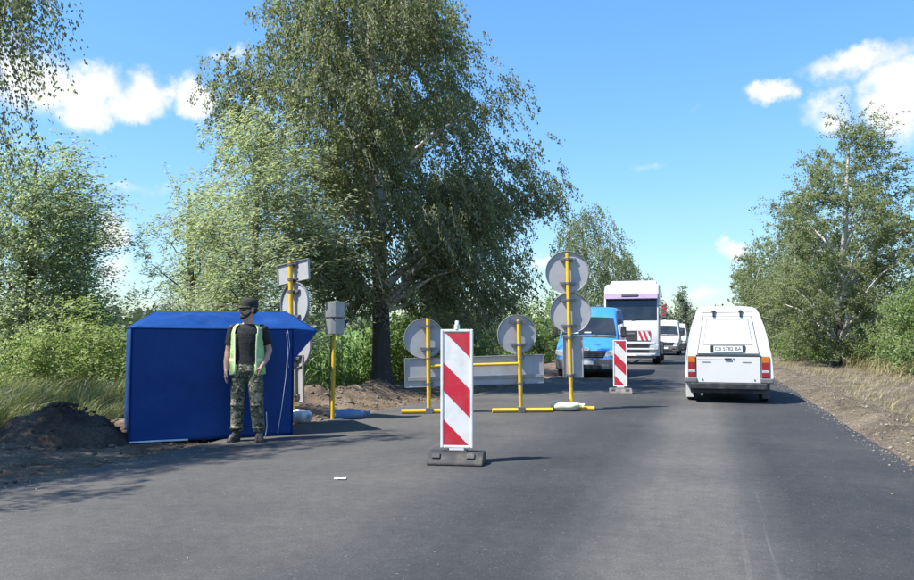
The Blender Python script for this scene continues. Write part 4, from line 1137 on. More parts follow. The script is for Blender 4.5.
# ------------------------------------------------------------------ road signs seen from behind
def disc(parent, x, z, r, y0=.075, face='sign_face_white', yaw=0):
    """Round plate with turned rim, two brackets to the post; the face looks away."""
    M = Matrix.Translation((x, y0, z)) @ Euler((0, 0, yaw)).to_matrix().to_4x4()
    n = 48
    pl_ = MB(); rim = lambda rr, y: [(rr * math.cos(2 * math.pi * k / n), y, rr * math.sin(2 * math.pi * k / n)) for k in range(n)]
    pl_.loft([rim(r - .004, .0), rim(r - .004, .006)], M=M)
    p = pl_.build('sign_plate', 'sign_grey', parent, smooth=40)
    MB().loft([rim(r, .008), rim(r, -.028), rim(r - .006, -.030), rim(r - .010, -.026), rim(r - .010, -.001)], cap=False, M=M).build('rim', 'sign_rim', p, smooth=40)
    MB().loft([rim(r - .006, .0065), rim(r - .006, .0085)], M=M).build('sign_face', face, p, smooth=40)
    return p
def bracket(plate, x, z, w=.30, y0=.075):
    b_ = MB()
    b_.prism([(-w / 2, .020), (w / 2, .020), (w / 2 - .02, -.018), (w / 2 - .08, -.040), (-w / 2 + .08, -.040), (-w / 2 + .02, -.018)], 1, y0 - .042, y0 - .001, Matrix.Translation((x, 0, z)))
    b_.box((x, .02, z), (.05, .03, .05))
    b_.tube([(x, 0, z - .018), (x, 0, z + .018)], .047, 14)
    b_.tube([(x + .055, -.01, z), (x + .055, .045, z)], .010, 6)
    b_.tube([(x - .055, -.01, z), (x - .055, .045, z)], .010, 6)
    b_.build('bracket', 'bracket_steel', plate, smooth=40)
def back_plate(parent, x, z, w, h, y0=.075, rot=0, ribs=0):
    M = Matrix.Translation((x, y0, z)) @ Euler((0, rot, 0)).to_matrix().to_4x4()
    p = MB().box((0, .003, 0), (w - .01, .006, h - .01), M).build('sign_plate', 'sign_grey', parent)
    fr = MB()
    for sx in (-1, 1): fr.box((sx * (w / 2 - .006), -.008, 0), (.012, .036, h), M)
    for sz in (-1, 1): fr.box((0, -.008, sz * (h / 2 - .006)), (w - .026, .036, .012), M)
    fr.build('rim', 'sign_rim', p, bevel=.003)
    MB().box((0, .008, 0), (w - .02, .003, h - .02), M).build('sign_face', 'sign_face_white', p)
    return p
def yellow_post(parent, x, h, lean=0.0, y=0):
    MB().tube([(x, y, 0), (x + lean * .5, y, h * .5), (x + lean, y, h)], .036, 16).build('post', 'yellow_paint', parent, smooth=50)
def foot(parent, x0, x1, y=0, z=.038):
    MB().tube([(x0, y, z), (x1, y, z)], .038, 14).build('foot', 'yellow_paint', parent, smooth=50)
# barrier frame with two round signs and a long board
fL = ground(429, 413.5); fang = R(24)
d_ = ray(521, 400); fw = (fL.x * d_.y - fL.y * d_.x) / (d_.x * math.sin(fang) - d_.y * math.cos(fang))   # right post on its line of sight
frame = thing('barrier_frame', 'yellow tube barrier frame with two round signs and long grey board', 'barrier', tuple(fL), fang)
yellow_post(frame, 0, 1.62, -.02); yellow_post(frame, fw, 1.60, -.035)
foot(frame, -.47, .50); foot(frame, fw - .50, fw + .55)
MB().tube([(-.01, -.0, .80), (fw - .015, -.0, .84)], .026, 12).build('crossbar', 'yellow_paint', frame, smooth=50)
for x in (0, fw):
    MB().box((x, -.0, .05), (.12, .11, .10)).build('socket', 'bracket_steel', frame, bevel=.008)
d1 = disc(frame, -.085, 1.275, .345); bracket(d1, -.012, 1.49); bracket(d1, -.01, 1.10)
d2 = disc(frame, fw - .055, 1.345, .345); bracket(d2, fw - .032, 1.56); bracket(d2, fw - .022, 1.17)
bw = 2.42
bp_ = back_plate(frame, fw * .5 + .0, .715, bw, .50, y0=.075, rot=R(-1.6))
for z in (.60,):
    MB().box((fw * .5 + .03, .062, z), (bw - .06, .024, .06), rot=(0, R(-1.2), 0)).build('stiffener', 'sign_rim', bp_, bevel=.003)
bracket(bp_, 0, .93, .16); bracket(bp_, 0, .50, .16); bracket(bp_, fw, .93, .16); bracket(bp_, fw, .50, .16)
# triple sign post
tp = ground(571.5, 410.5)
tri = thing('sign_post', 'tall yellow post with two round signs above a narrow plate', 'sign post', tuple(tp), R(13))
yellow_post(tri, 0, 2.80, -.05)
foot(tri, -.36, .40)
MB().box((0, 0, .05), (.12, .11, .10)).build('socket', 'bracket_steel', tri, bevel=.008)
d = disc(tri, -.055, 2.46, .385); bracket(d, -.045, 2.69); bracket(d, -.04, 2.26)
d = disc(tri, .0, 1.73, .365); bracket(d, -.033, 1.96); bracket(d, -.028, 1.50)
p_ = back_plate(tri, .04, .955, .36, .76); bracket(p_, -.02, 1.29, .2); bracket(p_, -.012, .62, .2)
def sack(name, label, c, size, mat, seed, rz=0, group=None):
    """Part-filled bag lying slumped, gathered neck at one end."""
    t = thing(name, label, 'bag', c, rz, group)
    rings_ = []
    n, m_ = 26, 16
    for i in range(m_ + 1):
        ph = -math.pi / 2 + math.pi * i / m_
        k = max(math.cos(ph), .04) ** .62
        rg_ = []
        for j in range(n):
            a = 2 * math.pi * j / n
            x, y, z = size[0] * k * math.cos(a), size[1] * k * math.sin(a), size[2] * (.95 * math.sin(ph))
            q = 1 + .10 * fbm(x * 5, y * 5 + z * 4, 1.0, 4, seed) + .05 * math.sin(a * 6 + seed) * k
            z = z * q + size[2]
            rg_.append((x * q, y * q, max(z - .02 * (1 - k), .0)))
        rings_.append(rg_)
    MB().loft(rings_).build('sack_body', mat, t, smooth=70)
    MB().tube([(size[0] * .85, 0, size[2] * 1.1), (size[0] * 1.08, .01, size[2] * 1.25), (size[0] * 1.28, .0, size[2] * 1.0)], [.05, .022, .05], 10, ell=.6).build('sack_neck', mat, t, smooth=70)
    return t
sp_ = ground(566, 410.5)
sack('sandbag', 'cream sandbag weighing down the tall yellow post with two round signs', (sp_.x, sp_.y - .06, .0), (.25, .16, .085), 'sack_cream', 2.0, R(14))
# sign post behind the tent
qp = ground(292.5, 420.5)
ts = thing('sign_post', 'leaning yellow sign post rising behind the tent', 'sign post', (qp.x, qp.y, -.03), R(-22), rot=(0, R(-2.4), R(-22)))
yellow_post(ts, 0, 2.55)
foot(ts, -.4, .4)
p_ = back_plate(ts, -.02, 2.37, .80, .33, rot=R(-3)); bracket(p_, 0, 2.49, .2); bracket(p_, 0, 2.25, .2)
d = disc(ts, .01, 1.86, .35); bracket(d, 0, 2.06); bracket(d, 0, 1.66)
d = disc(ts, .05, 1.20, .35); bracket(d, 0, 1.40); bracket(d, 0, 1.00)
p_ = back_plate(ts, .06, .68, .30, .74, y0=.07); bracket(p_, 0, .98, .2); bracket(p_, 0, .42, .2)
sq_ = ground(299, 422)
sack('sandbag', 'white plastic bag beside the tent at the leaning post', (sq_.x, sq_.y, -.02), (.22, .17, .11), 'sack_white', 5.0, R(-20))
# temporary traffic light
lp = ground(332.5, 420)
tl = thing('traffic_light', 'temporary traffic light with grey metal housing on yellow post', 'traffic light', (lp.x, lp.y, -.02), R(-34))
MB().tube([(0, 0, 0), (.02, 0, 1.36)], .030, 14).build('post', 'yellow_paint', tl, smooth=50)
MB().box((0, .0, .02), (.26, .26, .03)).build('foot', 'bracket_steel', tl, bevel=.006)
MB().tube([(-.035, -.02, .02), (-.04, -.03, .7), (-.03, -.02, 1.33)], .008, 6).build('cable', 'black_plastic', tl)
for z in (1.49, 1.755):
    h_ = MB()
    h_.prism([(-.15, -.06), (-.09, -.115), (.09, -.115), (.15, -.06), (.15, .10), (-.15, .10)], 2, z - .125, z + .125, Matrix.Translation((.03, 0, 0)))
    hs_ = h_.build('housing', 'housing_grey', tl, bevel=.012)
    MB().tube([(.03, .10, z), (.03, .112, z)], .095, 20).build('lens', 'dark_lens', hs_, smooth=50)
    vz = MB()
    arc = [math.radians(a) for a in range(-20, 201, 20)]
    ro, ri = .112, .106
    vz.loft([[(.03 + rr * math.cos(a), y, z + rr * math.sin(a)) for (rr, y) in ((ro, .10), (ro, .10 + .16 * max(.25, math.sin(a))), (ri, .10 + .16 * max(.25, math.sin(a))), (ri, .10))] for a in arc])
    vz.build('visor', 'black_plastic', hs_, smooth=50)
MB().box((.03, -.01, 1.622), (.27, .19, .016)).build('joint', 'black_plastic', tl)
sb_ = ground(344, 418.5)
sack('sandbag', 'blue plastic bag on the soil beside the traffic light post', (sb_.x, sb_.y + .05, -.03), (.30, .2, .095), 'sack_blue', 8.0, R(25))

# ------------------------------------------------------------------ striped delineator panels
def clip(poly, ax, val, keep_less):
    out = []
    for i in range(len(poly)):
        a, b_ = poly[i], poly[(i + 1) % len(poly)]
        ia, ib = ((p[ax] <= val) == keep_less or p[ax] == val for p in (a, b_))
        if ia: out.append(a)
        if ia != ib:
            t = (val - a[ax]) / (b_[ax] - a[ax]); out.append((a[0] + t * (b_[0] - a[0]), a[1] + t * (b_[1] - a[1])))
    return out
def delineator(name, label, loc, w, h, rz, base_mat, base_w, group, knob=True, lean=0.0):
    t = thing(name, label, 'traffic panel', loc, rz, group)
    z0 = .155; bd = w * .085; th_ = .05
    M = Matrix.Translation((0, 0, z0)) @ Euler((lean, 0, 0)).to_matrix().to_4x4()
    bo = MB().box((0, 0, h / 2), (w - .012, th_ - .02, h - .012), M).build('board', 'board_white', t)
    fr = MB()
    for s in (-1, 1): fr.box((s * (w / 2 - bd / 2), 0, h / 2), (bd, th_, h), M)
    for z in (bd / 2, h - bd / 2): fr.box((0, 0, z), (w - 2 * bd - .001, th_ - .002, bd), M)
    fr.build('board_frame', 'board_white', t, bevel=.008)
    iw, x0, x1, zt, zb = w - 2 * bd, -(w / 2 - bd), w / 2 - bd, h - bd, bd
    ih = zt - zb
    for (c0, c1) in ((-1.3, -.06), (1.14 * ih / iw / 4.24, 2.2 * ih / iw / 4.24), (3.27 * ih / iw / 4.24, 4.32 * ih / iw / 4.24)):
        poly = [(x0, zt - c0 * iw), (x1, zt - c0 * iw - iw), (x1, zt - c1 * iw - iw), (x0, zt - c1 * iw)]
        poly = clip(clip(poly, 1, zt - .004, True), 1, zb + .004, False)
        if len(poly) < 3: continue
        MB().prism(poly, 1, -th_ / 2 + .007, -th_ / 2 + .0115, M).build('red_stripe', 'board_red', bo)
    if knob:
        k = MB(); k.tube([(0, 0, h), (0, 0, h + .05)], .03, 14, M=M); k.tube([(0, 0, h + .05), (0, 0, h + .085), (0, 0, h + .09)], [.021, .02, .014], 14, M=M)
        k.build('lamp_stub', 'board_white', t, smooth=50)
    MB().box((0, 0, .12), (.16, .045, .09)).build('stem', 'board_white', t, bevel=.006)
    bs = MB()
    prof = [(-.20, 0), (.20, 0), (.205, .03), (.17, .085), (.12, .118), (.05, .125), (-.05, .125), (-.10, .112), (-.165, .06), (-.20, .025)]
    bs.prism(prof, 0, -base_w / 2, base_w / 2)
    ba = bs.build('base', base_mat, t, bevel=.016, seg=3, smooth=40, bang=25)
    for x in (-base_w * .34, base_w * .28):
        MB().box((x, -.135, .088), (.085, .07, .035), rot=(R(40), 0, 0)).build('grip_recess', 'black_plastic', ba, bevel=.01)
    MB().box((0, 0, .127), (.22, .12, .02)).build('socket', base_mat, ba, bevel=.006)
    return t
np_ = ground(457, 463)
delineator('delineator_panel', 'large red and white striped panel on black rubber base in foreground', (np_.x, np_.y, 0), .345, 1.245, R(10), 'rubber', .58, 'striped panels along the lane')
fp_ = ground(620.5, 393.5)
delineator('delineator_panel', 'distant red and white striped panel in front of blue van', (fp_.x, fp_.y, 0), .315, 1.06, R(10), 'rubber_grey', .50, 'striped panels along the lane', knob=False)
for (px, py, s, sd) in ((340, 479.5, .075, 1),):
    q = ground(px, py)
    V_ = []; n = 5
    for j in range(n + 1):
        for i in range(n + 1):
            u, v = i / n - .5, j / n - .5
            V_.append((u * s * 1.5, v * s, .006 + .018 * abs(fbm(u * 6, v * 6, 1.0, 3, sd + 1.5))))
    o = MB().add(V_, [(j * 6 + i, j * 6 + i + 1, j * 6 + i + 7, j * 6 + i + 6) for j in range(n) for i in range(n)]).build('paper_scrap', 'paper', smooth=40)
    o.location = (q.x, q.y, 0); o.rotation_euler = (0, 0, R(20))
    tag(o, 'crumpled pale paper scrap lying on the asphalt', 'litter')
# ------------------------------------------------------------------ vehicles
def lerp_tab(tab, x): return float(np.interp(x, [t[0] for t in tab], [t[1] for t in tab]))
class Body:
    """Lofted car body: stations along y, width from a table over z, optional deformation."""
    def __init__(s, stations, W, plan=None, deform=None, crown=.03, rnd=.09):
        s.st, s.W, s.plan, s.deform, s.crown, s.rnd = stations, W, plan or [(-99, 1), (99, 1)], deform or (lambda p: p), crown, rnd
    def zt(s, y): return lerp_tab([(a[0], a[2]) for a in s.st], y)
    def zb(s, y): return lerp_tab([(a[0], a[1]) for a in s.st], y)
    def w(s, y, z): return lerp_tab(s.W, z) * lerp_tab(s.plan, y)
    def ring(s, y):
        zb, zt, r = s.zb(y), s.zt(y), s.rnd
        half = [(s.w(y, zb) * .86, zb), (s.w(y, zb + .05), zb + .05)]
        for f in (.12, .25, .4, .55, .7, .84):
            z = zb + .05 + (zt - r - zb - .05) * f; half.append((s.w(y, z), z))
        wt_ = s.w(y, zt - r)
        half += [(wt_, zt - r), (wt_ - r * .12, zt - r * .55), (wt_ - r * .42, zt - r * .18), (wt_ - r * 1.1, zt), (wt_ * .5, zt + s.crown * .7), (0.0, zt + s.crown)]
        pts = half + [(-x, z) for x, z in reversed(half[:-1])]
        return [s.deform(Vector((x, y, z))) for x, z in pts]
    def build(s, mat, parent):
        ys_ = []
        for a, b_ in zip(s.st[:-1], s.st[1:]):
            k = max(1, int((b_[0] - a[0]) / .22)); ys_ += list(np.linspace(a[0], b_[0], k, endpoint=False))
        ys_.append(s.st[-1][0])
        return MB().loft([s.ring(y) for y in ys_]).build('body', mat, parent, smooth=38)
    def top(s, y, u, off=.0):
        zt = s.zt(y); r = s.rnd; wt_ = s.w(y, zt - r) - r * .6
        return s.deform(Vector((wt_ * u, y, zt + s.crown * (1 - abs(u) ** 2) * .95 + off)))
    def side(s, y, z, sg): return s.deform(Vector((sg * s.w(y, z), y, z)))
    def top_panel(s, name, y0, y1, u0, u1, mat, parent, t=.006, nu=8, nv=3):
        V_, Fc = [], []
        for lay in (-.012, t):
            for j in range(nv + 1):
                for i in range(nu + 1):
                    y = y0 + (y1 - y0) * j / nv; u = u0[0] + (u1[0] - u0[0]) * j / nv; v = u0[1] + (u1[1] - u0[1]) * j / nv
                    V_.append(s.top(y, u + (v - u) * i / nu, lay))
        n = (nu + 1) * (nv + 1)
        for j in range(nv):
            for i in range(nu):
                a = j * (nu + 1) + i; Fc.append((a + n, a + 1 + n, a + nu + 2 + n, a + nu + 1 + n)); Fc.append((a, a + nu + 1, a + nu + 2, a + 1))
        bnd = [i for i in range(nu + 1)] + [j * (nu + 1) + nu for j in range(1, nv + 1)] + [nv * (nu + 1) + i for i in range(nu - 1, -1, -1)] + [j * (nu + 1) for j in range(nv - 1, 0, -1)]
        for k in range(len(bnd)):
            a, b_ = bnd[k], bnd[(k + 1) % len(bnd)]; Fc.append((a, b_, b_ + n, a + n))
        return MB().add(V_, Fc).build(name, mat, parent, smooth=50)
    def side_panel(s, name, yz, sg, mat, parent, t=.006):
        pts = [s.side(y, z, sg) for y, z in yz]
        if sg < 0: pts = pts[::-1]
        return MB().slab(pts if sg > 0 else pts, t).build(name, mat, parent)
def wheel(parent, x, y, r, w, rim_r=.62, mat='wheel_steel'):
    wp = MB()
    sg = 1 if x > 0 else -1
    n = 28
    prof = [(w / 2 * .72, r * .62), (w / 2, r * .70), (w / 2, r * .90), (w / 2 * .8, r), (-w / 2 * .8, r), (-w / 2, r * .9), (-w / 2, r * .70), (-w / 2 * .72, r * .62)]
    rg_ = [[(x + a, y + rr * math.cos(2 * math.pi * k / n), r + rr * math.sin(2 * math.pi * k / n)) for k in range(n)] for a, rr in prof]
    ty = wp.loft(rg_ + [rg_[0]], cap=False).build('wheel', 'tyre', parent, smooth=40)
    rp = [(w / 2 * .70, r * .62), (w / 2 * .30, r * .50), (w / 2 * .28, r * .25), (w / 2 * .5, r * .16), (w / 2 * .5, r * .02)]
    MB().loft([[(x + sg * a, y + rr * math.cos(2 * math.pi * k / n), r + rr * math.sin(2 * math.pi * k / n)) for k in range(n)] for a, rr in rp]).build('rim', mat, ty, smooth=40)
    return ty
def text_mesh(s, size, name, mat, parent, M):
    cu = bpy.data.curves.new('t', 'FONT'); cu.body = s; cu.size = size; cu.align_x = 'CENTER'; cu.align_y = 'CENTER'; cu.extrude = .001
    ob = bpy.data.objects.new('t', cu); COL.objects.link(ob); bpy.context.view_layer.update()
    me = bpy.data.meshes.new_from_object(ob.evaluated_get(bpy.context.evaluated_depsgraph_get()))
    bpy.data.objects.remove(ob); me.transform(M); me.materials.clear()
    return link_mesh(name, me, mat, parent)

# --- white panel van driving ahead, seen from behind (local +y is its nose)
cv = ground(729, 403.5)
car = thing('panel_van', 'small white panel van driving ahead in the right lane', 'van', (cv.x, cv.y, 0), R(1.2))
slope = lambda p: Vector((p.x, p.y + max(0, p.z - .95) * .13 * max(0, 1 - p.y / .9), p.z))
vb = Body([(0, .40, 1.80), (.05, .37, 1.86), (.5, .33, 1.90), (1.2, .30, 1.92), (2.05, .30, 1.88), (2.3, .30, 1.56), (2.6, .30, 1.53), (2.75, .30, 1.49), (3.3, .30, 1.0), (3.9, .30, .87), (3.98, .32, .82), (4.02, .38, .72)],
          [(.28, .785), (.42, .815), (.7, .812), (.95, .785), (1.35, .715), (1.65, .635), (1.80, .565), (1.95, .52)], plan=[(0, 1), (2.8, 1), (3.5, .97), (4.02, .88)], deform=slope, crown=.02, rnd=.08)
bd_ = vb.build('white_car_paint', car)
def rear(x, z, off=0.0): p = slope(Vector((x, 0, z))); return Vector((p.x, p.y - off, p.z))
def rquad(x0, x1, z0, z1, off=0, top=None):
    t0_, t1_ = top if top else (x0, x1)
    return [rear(x0, z0, off), rear(x1, z0, off), rear(t1_, z1, off), rear(t0_, z1, off)]
MB().slab(rquad(-.575, .575, .955, 1.70, 0, (-.455, .455)), .003).build('panel_gap', 'panel_gap', car)
hatch = MB().slab(rquad(-.562, .562, .967, 1.69, 0, (-.444, .444)), .009).build('rear_hatch', 'white_car_paint', car, bevel=.004)
MB().slab(rquad(-.455, .455, 1.14, 1.635, .009, (-.385, .385)), .0015).build('panel_gap', 'panel_gap', hatch)
MB().slab(rquad(-.449, .449, 1.146, 1.629, .009, (-.379, .379)), .006).build('window_blank', 'white_car_paint', hatch, bevel=.003)
MB().slab(rquad(-.60, .60, .395, .925), .003).build('panel_gap', 'panel_gap', car)
tg = MB().slab(rquad(-.588, .588, .405, .905), .010).build('tailgate', 'white_car_paint', car, bevel=.004)
MB().slab(rquad(-.585, .585, .848, .853, .010), .002).build('crease', 'panel_gap', tg)
MB().slab([rear(-.60, .918, .010), rear(.60, .918, .010), rear(.60, .940, .012), rear(-.60, .940, .012)], .004).build('gap_strip', 'panel_gap', car)
MB().box((.0, -.022, .862), (.13, .022, .036)).build('handle', 'black_plastic', tg, bevel=.006)
MB().box((.10, -.018, .868), (.022, .016, .022)).build('lock', 'black_plastic', tg, bevel=.004)
for x in (-.40, .34): MB().box((x, -.013, .80), (.16, .004, .016)).build('badge', 'galvanised', tg)
for x in (-.48, .48): MB().tube([(x, -.012, .46), (x, -.018, .46)], .016, 10).build('stud', 'grey_plastic', tg)
# number plate in its dark lamp housing
MB().box((.0, rear(0, 1.06).y - .018, 1.06), (.64, .02, .145)).build('plate_housing', 'black_plastic', hatch, bevel=.012)
pl_ = MB().box((.0, rear(0, 1.06).y - .0305, 1.06), (.53, .006, .114)).build('number_plate', 'plate_white', hatch, bevel=.002)
text_mesh('CB 5782 BA', .098, 'lettering', 'print_black', pl_, Matrix.Translation((0, rear(0, 1.06).y - .0345, 1.06)) @ Euler((R(90), 0, 0)).to_matrix().to_4x4())
for x in (-.25, .25):
    z = 1.76; y = rear(0, z).y
    MB().box((x, y - .02, z), (.04, .03, .13), rot=(R(-7), 0, 0)).build('hinge', 'black_plastic', hatch, bevel=.006)
    MB().box((x, y - .015, z + .04), (.075, .02, .03), rot=(R(-7), 0, 0)).build('hinge', 'black_plastic', hatch, bevel=.005)
MB().slab(rquad(-.46, .46, 1.775, 1.785, .0), .003).build('roof_seam', 'grey_plastic', car)
for sg in (-1, 1):
    x0, x1 = sorted((sg * .615, sg * .745))
    lamp = MB().box(((x0 + x1) / 2, -.004, .705), (x1 - x0 + .016, .03, .42)).build('tail_light', 'black_plastic', car, bevel=.006)
    for (z0, z1, mt) in ((.79, .908, 'lamp_amber'), (.655, .786, 'lamp_red'), (.600, .651, 'lamp_clear'), (.505, .596, 'lamp_red')):
        MB().box(((x0 + x1) / 2, -.018, (z0 + z1) / 2), (x1 - x0, .022, z1 - z0)).build('lens', mt, lamp, bevel=.006)
    MB().box((sg * .70, .03, .445), (.24, .14, .10)).build('bumper_cap', 'grey_plastic', car, bevel=.02)
    MB().box((sg * .72, .48, .22), (.15, .012, .30), rot=(R(8), 0, 0)).build('mud_flap', 'grey_plastic' if sg > 0 else 'sack_white', car, bevel=.004)
    wheel(car, sg * .70, .80, .29, .165); wheel(car, sg * .69, 3.3, .29, .165)
    MB().slab([vb.side(2.5, 1.02, sg), vb.side(3.02, 1.02, sg), vb.side(2.75, 1.38, sg), vb.side(2.5, 1.40, sg)] if sg > 0 else [vb.side(2.5, 1.40, sg), vb.side(2.75, 1.38, sg), vb.side(3.02, 1.02, sg), vb.side(2.5, 1.02, sg)], .005).build('side_window', 'glass_dark', car)
    MB().box((sg * .86, 2.95, 1.08), (.16, .07, .13)).build('mirror', 'black_plastic', car, bevel=.02)
    MB().box((sg * .52, 3.985, .70), (.30, .06, .16)).build('headlight', 'lamp_clear', car, bevel=.015)
MB().box((0, .02, .335), (1.40, .14, .13)).build('bumper', 'black_plastic', car, bevel=.02)
MB().box((0, 1.6, .27), (1.42, 3.1, .16)).build('underbody', 'chassis', car, bevel=.02)
MB().box((.0, .30, .25), (1.15, .35, .12)).build('axle_housing', 'chassis', car, bevel=.03)
MB().tube([(-.50, -.02, .17), (-.48, .5, .19)], .026, 12).build('exhaust_pipe', 'galvanised', car, smooth=50)
vb.top_panel('windscreen', 2.80, 3.26, (-.9, .9), (-.95, .95), 'glass_dark', car)
MB().box((0, 4.02, .45), (1.4, .12, .16)).build('bumper', 'black_plastic', car, bevel=.03)

# --- vans facing the camera (local +y points to their tail, front at y = 0)
def van(name, label, loc, rz, paint, group, detail=True, scale=1.0):
    t = thing(name, label, 'van', loc, rz, group)
    vb = Body([(0, .30, .66), (.04, .26, .80), (.12, .24, .88), (.55, .22, 1.08), (.95, .22, 1.20), (1.05, .22, 1.24), (1.55, .22, 1.86), (1.68, .22, 2.0), (1.95, .22, 2.17), (2.4, .24, 2.24), (4.9, .26, 2.26), (5.15, .3, 2.2), (5.25, .36, 2.1)],
              [(.2, .90), (.5, .955), (.9, .965), (1.2, .95), (1.5, .92), (1.85, .86), (2.2, .82)], plan=[(0, .86), (.12, .93), (.6, .985), (1.0, 1), (5.0, 1), (5.25, .96)], crown=.035, rnd=.11)
    vb.build(paint, t)
    vb.top_panel('windscreen', 1.10, 1.56, (-.99, .99), (-.94, .94), 'glass_dark', t)
    vb.top_panel('cowl', .985, 1.085, (-.96, .96), (-.98, .98), 'black_plastic', t, t=.004)
    for x in (-.35, .25):
        MB().tube([vb.top(1.09, x, .02), vb.top(1.14, x + .5, .022)], .009, 6).build('wiper', 'black_plastic', t)
    # face
    gr = MB().prism([(-.56, .62), (.56, .62), (.64, .84), (-.64, .84)], 1, -.012, .13).build('grille', 'black_plastic', t, bevel=.012)
    for z in (.67, .725, .78):
        MB().box((0, -.016, z), (1.08 + (z - .67) * .5, .02, .014)).build('grille_bar', 'grey_plastic', gr)
    MB().tube([(0, -.02, .86), (0, .09, .86)], .001, 4).build('grille_pin', 'black_plastic', gr)
    em = MB(); em.loft([[(.14 * math.cos(a), y, .875 + .055 * math.sin(a)) for a in np.linspace(0, 2 * math.pi, 25)[:-1]] for y in (.02, .13)]); em.build('emblem', 'plate_white', t, smooth=50)
    for sg in (-1, 1):
        hl = MB(); hl.prism([(sg * .60, .635), (sg * .86, .68), (sg * .905, .86), (sg * .66, .83)], 1, .0, .22); hl.build('headlight', 'lamp_clear', t, bevel=.015)
        MB().box((sg * .885, .16, .78), (.05, .2, .13)).build('indicator', 'lamp_amber' if sg > 0 else 'lamp_clear', t, bevel=.01)
        MB().box((sg * .62, -.035, .40), (.22, .03, .09)).build('fog_lamp', 'lamp_clear', t, bevel=.01)
        # side glass and mirror
        MB().slab([vb.side(1.2, 1.26, sg), vb.side(2.2, 1.26, sg), vb.side(2.2, 1.82, sg), vb.side(1.58, 1.82, sg)][::(-1 if sg > 0 else 1)], .006).build('side_window', 'glass_dark', t)
        MB().slab([vb.side(2.45, 1.26, sg), vb.side(3.6, 1.26, sg), vb.side(3.6, 1.84, sg), vb.side(2.45, 1.84, sg)][::(-1 if sg > 0 else 1)], .006).build('side_window', 'glass_dark', t)
        mi = MB(); mi.box((sg * 1.10, 1.22, 1.42), (.17, .12, .36)); mi.build('mirror', 'black_plastic', t, bevel=.03)
        MB().tube([(sg * .93, 1.28, 1.30), (sg * 1.08, 1.24, 1.32)], .02, 8).build('mirror_arm', 'black_plastic', t)
        MB().box((sg * .972, 2.6, .62), (.02, 2.9, .10)).build('side_strip', 'black_plastic', t, bevel=.006)
        wheel(t, sg * .84, .95, .33, .22); wheel(t, sg * .84, 4.2, .33, .22)
    bu = MB(); bu.prism([(-.90, .02), (-.72, -.05), (.72, -.05), (.90, .02), (.955, .35), (-.955, .35)], 2, .27, .60); bu.build('bumper', 'grey_plastic', t, bevel=.025)
    MB().box((0, -.056, .345), (1.0, .014, .09)).build('air_intake', 'black_plastic', t)
    pl2 = MB().box((0, -.058, .47), (.52, .008, .112)).build('number_plate', 'plate_white', t, bevel=.002)
    MB().box((0, 2.7, .24), (1.6, 4.6, .14)).build('underbody', 'chassis', t)
    if detail:                                # white cards set along the foot of the windscreen
        for x, w_ in ((-.42, .30), (-.02, .22)):
            a_ = vb.top(1.13, x / .8, .012); MB().box(tuple(a_), (w_, .05, .07), rot=(R(50), 0, 0)).build('windscreen_card', 'sack_white', t, bevel=.01)
    return t
bv = ground(585, 378)
van('delivery_van', 'bright blue delivery van facing the camera behind the signs', (bv.x, bv.y, 0), R(2), 'blue_car_paint', 'vehicles waiting in the oncoming lane')
van('delivery_van', 'white van waiting right behind the tall white truck', (-2.5, 50, 0), 0, 'white_car_paint', 'vehicles waiting in the oncoming lane', False)
van('delivery_van', 'farthest white van at the end of the waiting queue', (-2.4, 66.0, 0), 0, 'white_car_paint', 'vehicles waiting in the oncoming lane', False)

# --- tall truck with semi-trailer
tk = ground(631.5, 364.6)
tr_ = thing('truck', 'tall white truck with purple sun visor waiting behind the blue van', 'truck', (tk.x, tk.y, 0), R(1), 'vehicles waiting in the oncoming lane')
HW = 1.20
prof = [(.10, .42), (.03, .62), (.0, 1.05), (.02, 1.72), (.10, 1.88), (.30, 2.98), (.42, 3.14), (.62, 3.52), (1.15, 3.64), (2.28, 3.68), (2.28, .95), (1.0, .95), (.95, .5)]
MB().prism([(y, z) for y, z in prof], 0, -HW, HW).build('cab', 'truck_white', tr_, bevel=.07, seg=3, smooth=40)
def tq(x0, x1, p0, p1, off): # plate on the cab face between two profile points
    d = Vector((0, p1[0] - p0[0], p1[1] - p0[1])).normalized(); nn = Vector((0, -d.z, d.y))
    return [Vector((x0, *p0)) + nn * off, Vector((x1, *p0)) + nn * off, Vector((x1, *p1)) + nn * off, Vector((x0, *p1)) + nn * off]
MB().slab(tq(-1.12, 1.12, (.113, 1.95), (.284, 2.90), .0), .010).build('windscreen', 'glass_dark', tr_, bevel=.006)
for x0, x1 in ((-.9, -.1), (.0, .75)):
    MB().tube([(x0, .09, 1.98), (x1, .105, 2.06)], .012, 6).build('wiper', 'black_plastic', tr_)
vis = MB().prism([(.10, 3.02), (.05, 2.93), (.33, 2.96), (.42, 3.16), (.36, 3.17)], 0, -1.16, 1.16).build('sun_visor', 'truck_purple', tr_, bevel=.01)
MB().box((-.05, .14, 3.09), (.72, .16, .11), rot=(R(62), 0, 0)).build('visor_box', 'panel_gap', vis, bevel=.02)
MB().box((0, -.004, 1.27), (1.66, .03, .47)).build('grille', 'black_plastic', tr_, bevel=.02)
for z in (1.12, 1.20, 1.28, 1.36, 1.44): MB().box((-.28, -.022, z), (1.04, .012, .02)).build('grille_bar', 'grey_plastic', tr_)
MB().box((-.05, -.028, 1.38), (.42, .008, .07)).build('name_strip', 'galvanised', tr_)
for k, x in enumerate((.30, .5, .7)):       # oblique warning stripes on the grille
    MB().prism([(x, 1.48), (x + .10, 1.48), (x + .24, 1.08), (x + .14, 1.08)] if k < 2 else [(x, 1.48), (.82, 1.48), (.82, 1.20)], 1, -.036, -.024).build('warning_stripe', 'board_red', tr_)
MB().box((.55, -.02, 1.28), (.55, .012, .42)).build('warning_board', 'board_white', tr_)
